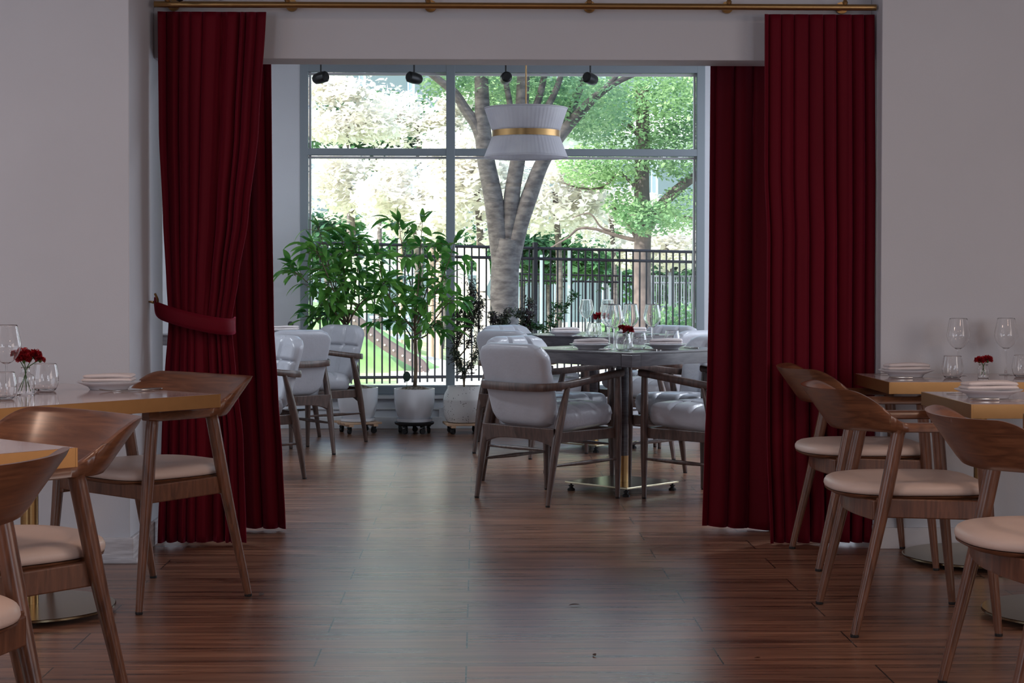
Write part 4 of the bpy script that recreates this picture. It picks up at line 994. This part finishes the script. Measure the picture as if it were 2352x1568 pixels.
fence('metal_fence', (pa.x, pa.y), (pb.x, pb.y), pa.z, pb.z, 1.9, 42, 0.022, (0, 0.14), 'lower picket fence farther off, between the two big trees', (0.1, 0.5))
pa, pb = at(1490, 634, 34), at(1640, 634, 34)
fence('metal_fence', (pa.x, pa.y), (pb.x, pb.y), pa.z, pb.z, 1.5, 26, 0.022, (0, 0.13), 'close-set grey fence right of the brown tree trunk', (0.3,), m=mat('grey_fence', rgb(120, 122, 138), 0.5))

# ------------------------------------------------------------------ trees
def limb(mb, pts, r0_, r1_, n=10):
    P = spline(pts, 6); mb.tube(P, [r0_ + (r1_ - r0_) * i / (len(P) - 1) for i in range(len(P))], n)
def crown(blobs, n, size, seed, flat=0.6):
    """leaf sprays scattered through ellipsoids: blobs = [(center, (rx, ry, rz), share)]"""
    rnd = random.Random(seed); mb = MB(); tot = sum(b[2] for b in blobs)
    for c, r, s in blobs:
        k = int(n * s / tot)
        for _ in range(k):
            while True:
                q = Vector((rnd.uniform(-1, 1), rnd.uniform(-1, 1), rnd.uniform(-1, 1)))
                if 0.05 < q.length < 1: break
            p = Vector((c[0] + q.x * r[0], c[1] + q.y * r[1], c[2] + q.z * r[2])); d = Vector((rnd.gauss(0, 1), rnd.gauss(0, 1), rnd.gauss(-0.1, 0.5))).normalized()
            sd = d.cross(Vector((rnd.gauss(0, .4), rnd.gauss(0, .4), 1))).normalized(); L = size * rnd.uniform(0.6, 1.4); w = L * rnd.uniform(0.22, 0.4)
            mb.add([p - sd * w * 0.2, p + d * L * 0.5 - sd * w, p + d * L, p + d * L * 0.5 + sd * w], [(0, 1, 2, 3)])
    return mb
T1 = 19.6
root = empty('tree', (at(1158, 600, T1).x, T1, -0.22), label='big forked grey tree trunk just behind the lamp, outside', cat='tree')
base = Vector(root.location)
def q1(px, py, dy=0): return at(px, py, T1 + dy) - base
m_ = MB()
limb(m_, [q1(1155, 900), q1(1155, 780), q1(1154, 700), q1(1156, 620), q1(1158, 580), q1(1162, 550)], 0.172, 0.150, 16)
limb(m_, [q1(1158, 600), q1(1162, 540), q1(1166, 490)], 0.150, 0.03, 14)
limb(m_, [q1(1154, 640), q1(1141, 540),  q1(1128, 450), q1(1112, 370), q1(1105, 300), q1(1103, 240), q1(1100, 160), q1(1095, 60)], 0.125, 0.068, 14)
limb(m_, [q1(1108, 340), q1(1090, 290), q1(1066, 255), q1(1040, 215), q1(1010, 190), q1(970, 160)], 0.075, 0.035)
limb(m_, [q1(1162, 545), q1(1168, 490), q1(1174, 430), q1(1186, 360), q1(1192, 300), q1(1195, 230), q1(1200, 120)], 0.10, 0.07, 12)
limb(m_, [q1(1160, 640), q1(1186, 525), q1(1212, 450), q1(1236, 385), q1(1262, 340), q1(1300, 290), q1(1350, 235), q1(1385, 205), q1(1420, 185), q1(1480, 160)], 0.115, 0.022, 12)
limb(m_, [q1(1380, 210), q1(1398, 190), q1(1420, 160)], 0.04, 0.03)
limb(m_, [q1(1240, 380, .3), q1(1262, 330, .4), q1(1300, 270, .5), q1(1320, 220, .6), q1(1345, 160, .6)], 0.06, 0.045)
limb(m_, [q1(1190, 320), q1(1215, 270), q1(1235, 220), q1(1250, 150)], 0.05, 0.035)
limb(m_, [q1(1180, 360), q1(1172, 280), q1(1163, 220), q1(1150, 160)], 0.04, 0.03)
limb(m_, [q1(1215, 300), q1(1250, 250), q1(1275, 200), q1(1290, 150)], 0.045, 0.03)
m_.obj('trunk', TREEB, root)
crown([(q1(1120, 190, .5), (0.5, .8, 0.30), 1), (q1(1240, 210, .8), (0.5, 1, 0.35), 1.4), (q1(1350, 250, .5), (0.5, 1, 0.4), 1.6), (q1(1020, 190, .6), (0.35, .6, 0.2), .6)], 7500, 0.058, 51).obj('foliage', LEAFG, root, smooth=False)
T2 = 27.0
root = empty('tree', (at(1472, 600, T2).x, T2, -0.22), label='brown tree trunk beyond the fence on the right with green leaves', cat='tree'); base = Vector(root.location)
def q2(px, py, dy=0): return at(px, py, T2 + dy) - base
m_ = MB()
limb(m_, [q2(1471, 850), q2(1471, 740), q2(1471, 640), q2(1472, 560), q2(1474, 500), q2(1470, 440), q2(1470, 380), q2(1472, 300), q2(1470, 200)], 0.155, 0.10, 14)
limb(m_, [q2(1478, 530), q2(1502, 490), q2(1530, 455), q2(1570, 420), q2(1610, 395), q2(1660, 370)], 0.10, 0.06, 12)
limb(m_, [q2(1462, 552), q2(1430, 545), q2(1395, 535), q2(1360, 525), q2(1325, 525), q2(1300, 545), q2(1255, 572)], 0.035, 0.012, 8)
limb(m_, [q2(1462, 560), q2(1448, 530), q2(1425, 495), q2(1400, 470)], 0.03, 0.012, 8)
limb(m_, [q2(1465, 440), q2(1420, 400), q2(1380, 430), q2(1330, 432), q2(1290, 420)], 0.03, 0.010, 8)
limb(m_, [q2(1400, 530), q2(1375, 520), q2(1350, 490), q2(1310, 500)], 0.018, 0.008, 6)
limb(m_, [q2(1505, 485), q2(1540, 492), q2(1570, 498), q2(1600, 502)], 0.03, 0.02, 8)
limb(m_, [q2(1472, 320), q2(1440, 290), q2(1400, 270), q2(1340, 265)], 0.04, 0.015, 8)
m_.obj('trunk', TREEB2, root)
crown([(q2(1480, 230), (1.4, 1.5, 0.75), 4.5), (q2(1560, 200), (1.0, 1.5, .7), 2.5), (q2(1380, 380), (.75, 1, .4), 2.2), (q2(1560, 350), (0.7, 1, .45), 2), (q2(1490, 500, -.5), (.55, .6, .28), 1), (q2(1570, 480), (.5, .8, .4), .9), (q2(1350, 250), (.8, 1, .5), 2), (q2(1430, 470), (.35, .8, .25), .5)], 24000, 0.072, 52).obj('foliage', LEAFG, root, smooth=False)
def bg_tree(px, py, Y, rx, rz, m, seed, n, size, label, zf=None):
    c = at(px, py, Y); gz = -0.22 - 1.35 * sstep(28, 42, Y) * (0.35 + 0.65 * sstep(-3, 2, c.x))
    root = empty('tree', (c.x, Y, gz), label=label, cat='tree', group='trees beyond the playground')
    limb_ = MB(); limb(limb_, [(0, 0, -0.1), (0.1, 0, (c.z - gz) * 0.5), (0, 0, c.z - gz)], 0.09, 0.05); limb_.obj('trunk', TREEB, root)
    rnd = random.Random(seed); bl = []
    for k in range(9): bl.append(((rnd.uniform(-.7, .7) * rx, rnd.uniform(-.5, .5), c.z - gz + rnd.uniform(-.75, .75) * rz), (rx * rnd.uniform(.25, .5), 0.9, rz * rnd.uniform(.2, .42)), 1))
    bl.append(((0, 0, c.z - gz), (rx, 1.3, rz), 3))
    crown(bl, n, size, seed + 1).obj('foliage', m, root, smooth=False)
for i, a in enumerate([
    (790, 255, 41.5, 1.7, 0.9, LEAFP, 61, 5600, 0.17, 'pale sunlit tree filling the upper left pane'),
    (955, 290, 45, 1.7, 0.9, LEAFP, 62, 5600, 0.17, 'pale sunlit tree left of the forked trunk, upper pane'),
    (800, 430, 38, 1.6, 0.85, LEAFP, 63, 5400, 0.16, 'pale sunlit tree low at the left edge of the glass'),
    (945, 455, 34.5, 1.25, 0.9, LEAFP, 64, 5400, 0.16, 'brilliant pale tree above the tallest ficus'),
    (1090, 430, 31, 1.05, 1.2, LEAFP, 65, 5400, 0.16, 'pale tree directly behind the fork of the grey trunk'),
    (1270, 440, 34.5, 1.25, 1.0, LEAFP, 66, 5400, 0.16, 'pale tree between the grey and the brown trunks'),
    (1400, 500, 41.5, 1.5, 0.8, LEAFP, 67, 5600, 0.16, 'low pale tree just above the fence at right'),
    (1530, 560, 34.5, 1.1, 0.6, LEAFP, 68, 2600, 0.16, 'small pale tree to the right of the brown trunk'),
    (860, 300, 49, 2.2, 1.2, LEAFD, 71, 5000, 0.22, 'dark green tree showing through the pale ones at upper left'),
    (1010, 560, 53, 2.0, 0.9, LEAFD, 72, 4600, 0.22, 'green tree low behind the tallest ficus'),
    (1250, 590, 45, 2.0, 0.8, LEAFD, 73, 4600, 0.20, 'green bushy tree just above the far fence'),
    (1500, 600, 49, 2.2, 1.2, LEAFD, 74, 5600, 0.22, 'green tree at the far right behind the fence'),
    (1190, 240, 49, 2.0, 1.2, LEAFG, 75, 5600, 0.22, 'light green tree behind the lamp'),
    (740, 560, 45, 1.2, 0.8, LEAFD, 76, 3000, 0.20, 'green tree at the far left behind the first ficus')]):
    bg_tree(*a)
# hedge at right beyond the fence
hd = crown([((0, 0, 0.45), (1.3, 0.5, 0.5), 1)], 3000, 0.10, 81).obj('hedge', LEAFG, smooth=False); hd.location = (at(1545, 730, 28).x, 28, -0.2); tag(hd, label='sunlit leafy hedge behind the fence at lower right', cat='hedge')

# ------------------------------------------------------------------ outside: building and playground
BW = mat('pale_facade', rgb(226, 232, 240), 0.7); BG = mat('dark_window_glass', rgb(96, 112, 122), 0.5); BW2 = mat('blue_grey_window_frame', rgb(176, 192, 206), 0.6); 
root = empty('office_building', (0, 62, -2), label='long pale building with bands of dark windows far behind the trees', cat='building')
w_ = MB().box((0, 3, 9), (60, 6, 18)); w_.obj('facade', BW, root, smooth=False)
for row, zz in enumerate((1.2, 5.2, 9.2, 13.2)):
    for k in range(16):
        wx = -12 + k * 1.75
        fr = MB().box((wx, -0.05, zz + 1.1), (1.62, 0.2, 2.1)).obj('window_frame', BW2, root, smooth=False)
        MB().box((wx, -0.16, zz + 1.1), (1.46, 0.04, 1.94)).obj('pane', BG, fr, smooth=False)
for k in range(4): MB().box((0, -0.4, 0.5 + 4 * k), (60, 0.9, 0.5)).obj('floor_band', BW, root, smooth=False)
# grassy mound with the slide
def mound():
    c = at(700, 800, 27.2); v = []; fc = []; n = 28
    for j in range(n + 1):
        for i in range(n + 1):
            x = -2.2 + 4.4 * i / n; y = -1.6 + 3.2 * j / n
            z = 1.05 * max(0, cos(min(1, sqrt((x / 2.2) ** 2 + (y / 1.6) ** 2)) * pi / 2)) ** 1.2
            v.append((x, y, z))
    for j in range(n):
        for i in range(n): a = j * (n + 1) + i; fc.append((a, a + 1, a + n + 2, a + n + 1))
    o = mesh_obj('grass_mound', v, fc, GRASSH); o.location = (c.x, 26.3, -0.24); struct(o); return o
mound()
SLM = mat('brown_slide_side', rgb(112, 98, 100), 0.5); DOT = mat('pale_bolt', rgb(240, 238, 236), 0.4)
SY = 24.9; base = at(900, 800, SY)
root = empty('playground_slide', (base.x, SY, -0.22), label='brown playground slide running down the grassy mound', cat='slide')
def s1(px, py, dy=0): p = at(px, py, SY); return Vector((p.x - base.x, dy, p.z + 0.22))
path = spline([s1(795, 722), s1(840, 762), s1(880, 792), s1(930, 822), s1(962, 842), s1(974, 872)], 5)
for dy in (0, 0.45):
    m_ = MB(); m_.tube([p + Vector((0, dy, 0)) for p in path], 0.075, 4, sx=0.25, up=(0, 0, 1)); m_.obj('side_rail', SLM, root, smooth=False)
m_ = MB(); v = [p + Vector((0, d, -0.02)) for p in path for d in (0, 0.45)]; m_.add(v, [(2 * i, 2 * i + 1, 2 * i + 3, 2 * i + 2) for i in range(len(path) - 1)]); o = m_.obj('chute', mat('steel_chute', rgb(196, 190, 200), 0.3, metal=0.6), root); so = o.modifiers.new('t', 'SOLIDIFY'); so.thickness = 0.02
for i in range(2, len(path) - 1, 2):
    p = path[i]; MB().lathe([(0.014, 0), (0.001, 0.004)], 10).obj('bolt', DOT, root, xf=Matrix.Translation(p + Vector((0, -0.035, 0))) @ Matrix.Rotation(radians(90), 4, 'X'))
# dotted green play panel
PG = mat('sage_panel', rgb(206, 220, 186), 0.6); PD = mat('panel_dot', rgb(96, 108, 108), 0.6)
PYY = 27.8; c = at(830, 650, PYY)
root = empty('play_panel', (c.x, PYY, -0.22), label='sage green playground panel with dark dots behind the two ficus', cat='play panel')
def z2(py): return CAM_Z - (py - 640) / F_PX * PYY + 0.22
MB().box((0, 0, (z2(588) + z2(720)) / 2), (0.62, 0.04, z2(588) - z2(720))).obj('board', PG, root, smooth=False, bevel=0.01)
MB().box((-0.28, 0.05, z2(700) / 2), (0.06, 0.06, z2(700))).box((0.28, 0.05, z2(700) / 2), (0.06, 0.06, z2(700))).obj('post', TREEB2, root, smooth=False)
for px, py, r_ in [(829, 616, 9), (852, 613, 9), (836, 623, 6), (854, 623, 7), (846, 640, 24), (824, 635, 5), (822, 652, 6), (832, 636, 4), (840, 629, 4), (815, 660, 5), (862, 664, 5)]:
    p = at(px, py, PYY); MB().lathe([(r_ * 0.5 * PYY / F_PX, 0), (0.0001, 0.004)], 20).obj('dot', PD, root, xf=Matrix.Translation((p.x - c.x, -0.021, p.z + 0.22)) @ Matrix.Rotation(radians(90), 4, 'X'))
# cream arch of the playhouse
CR = mat('cream_panel', rgb(246, 236, 222), 0.6); AY = 27.0; c = at(1090, 650, AY)
root = empty('playhouse', (c.x, AY, -0.22), label='cream playhouse panel with an arched opening left of the grey trunk', cat='playhouse')
def a2(px, py): p = at(px, py, AY); return (p.x - c.x, p.z + 0.22)
outer = [a2(1040, 900), a2(1040, 566), a2(1100, 566), a2(1120, 600), a2(1122, 640), a2(1110, 668), a2(1112, 700), a2(1126, 720), a2(1130, 900)]
MB().prism([outer[0], outer[1], outer[2], outer[3], outer[4], outer[5], a2(1098, 668), a2(1092, 652), a2(1092, 605), a2(1082, 596), a2(1072, 600), a2(1066, 615), a2(1072, 650), a2(1082, 700), a2(1082, 900)], -0.04, 0.04, 'y').obj('front_panel', CR, root, smooth=False)
MB().prism([a2(1084, 900), a2(1084, 700), a2(1096, 672), a2(1112, 672), a2(1128, 700), a2(1130, 900)], 0.1, 0.18, 'y').obj('rear_panel', CR, root, smooth=False)
PK = mat('pinkish_post', rgb(206, 178, 166), 0.7)
for px, y0, y1, Y, w, w_ in [(1098, 440, 760, 36, 0.14, 'thick pinkish post above the playhouse'), (916, 440, 760, 36, 0.10, 'slim post rising behind the tallest ficus'), (985, 450, 760, 38, 0.14, 'post just left of the window mullion'), (1004, 450, 760, 38, 0.14, 'post touching the window mullion at its left')]:
    p = at(px, y0, Y); q = at(px, y1, Y); gz = -0.9
    o = MB().lathe([(w / 2, gz), (w / 2, p.z), (0.001, p.z + 0.02)], 12).obj('shelter_post', PK); o.location = (p.x, Y, 0); tag(o, label=w_, cat='post', group='playground shelter posts')
LP = mat('pale_blue_post', rgb(206, 216, 236), 0.5)
for px, y0, Y, w, w_ in [(1241, 585, 33, 0.085, 'first pale post right of the grey trunk'), (1303, 572, 36, 0.06, 'second pale post, above the left wine glass'), (1421, 560, 36, 0.06, 'pale post just left of the brown trunk'), (1541, 545, 36, 0.06, 'pale post right of the brown trunk'), (1184, 620, 30, 0.06, 'short pale post touching the grey trunk')]:
    p = at(px, y0, Y); o = MB().box((0, 0, (p.z - 1.4) / 2), (w, w, p.z + 1.4)).obj('pale_post', LP, smooth=False, bevel=0.01); o.location = (p.x, Y, 0); tag(o, label=w_, cat='post', group='pale posts beyond the fence')
# picnic table
QY = 29; c = at(905, 740, QY); root = empty('picnic_table', (c.x, QY, -0.30), 0.1, label='pale slatted picnic table behind the slide', cat='picnic table')
SL = mat('pale_slats', rgb(214, 220, 236), 0.6)
for k in range(5): MB().box((0, -0.3 + 0.15 * k, 0.80), (0.85, 0.12, 0.035)).obj('slat', SL, root, smooth=False)
for sy in (-1, 1): MB().box((0, sy * 0.62, 0.47), (0.85, 0.24, 0.04)).obj('bench', SL, root, smooth=False)
for sx in (-1, 1): MB().box((sx * 0.36, 0, 0.40), (0.05, 0.08, 0.80), (0.45, 0, 0)).box((sx * 0.36, 0, 0.40), (0.05, 0.08, 0.80), (-0.45, 0, 0)).box((sx * 0.36, 0, 0.44), (0.05, 1.3, 0.06)).obj('leg_frame', SLM, root, smooth=False)
# white car
def car():
    Yc = 40.0; zg = -1.47; c = at(1372, 760, Yc)
    root = empty('parked_car', (c.x, Yc, zg), radians(28), label='white parked car with a rounded roof beyond the fence, behind the table glasses', cat='car')
    CW = mat('white_car_paint', rgb(250, 248, 244), 0.25, coat=0.6); CGL = mat('car_glass', rgb(120, 104, 96), 0.08)
    prof = [(-1.9, 0.28), (-1.95, 0.7), (-1.75, 0.98), (-1.45, 1.05), (-0.95, 1.50), (-0.5, 1.60), (0.35, 1.60), (0.85, 1.45), (1.15, 1.02), (1.85, 0.86), (2.0, 0.6), (1.98, 0.28)]
    MB().prism(prof, -0.82, 0.82, 'y').obj('body', CW, root, smooth=False, bevel=0.08, seg=3)
    for sy in (-1, 1):
        MB().prism([(-1.25, 1.07), (-0.88, 1.42), (-0.35, 1.50), (-0.35, 1.07)], sy * 0.80, sy * 0.835, 'y').obj('side_window', CGL, root, smooth=False)
        MB().prism([(-0.25, 1.07), (-0.25, 1.50), (0.35, 1.50), (0.72, 1.40), (1.0, 1.07)], sy * 0.80, sy * 0.835, 'y').obj('side_window', CGL, root, smooth=False)
        for x in (-1.25, 1.3): MB().tube([(x, sy * 0.68, 0.33), (x, sy * 0.86, 0.33)], 0.33, 24).obj('wheel', BLACK, root)
    MB().box((1.04, 0, 1.24), (0.03, 1.35, 0.50), (0, radians(-36), 0)).obj('windscreen', CGL, root, smooth=False)
car()
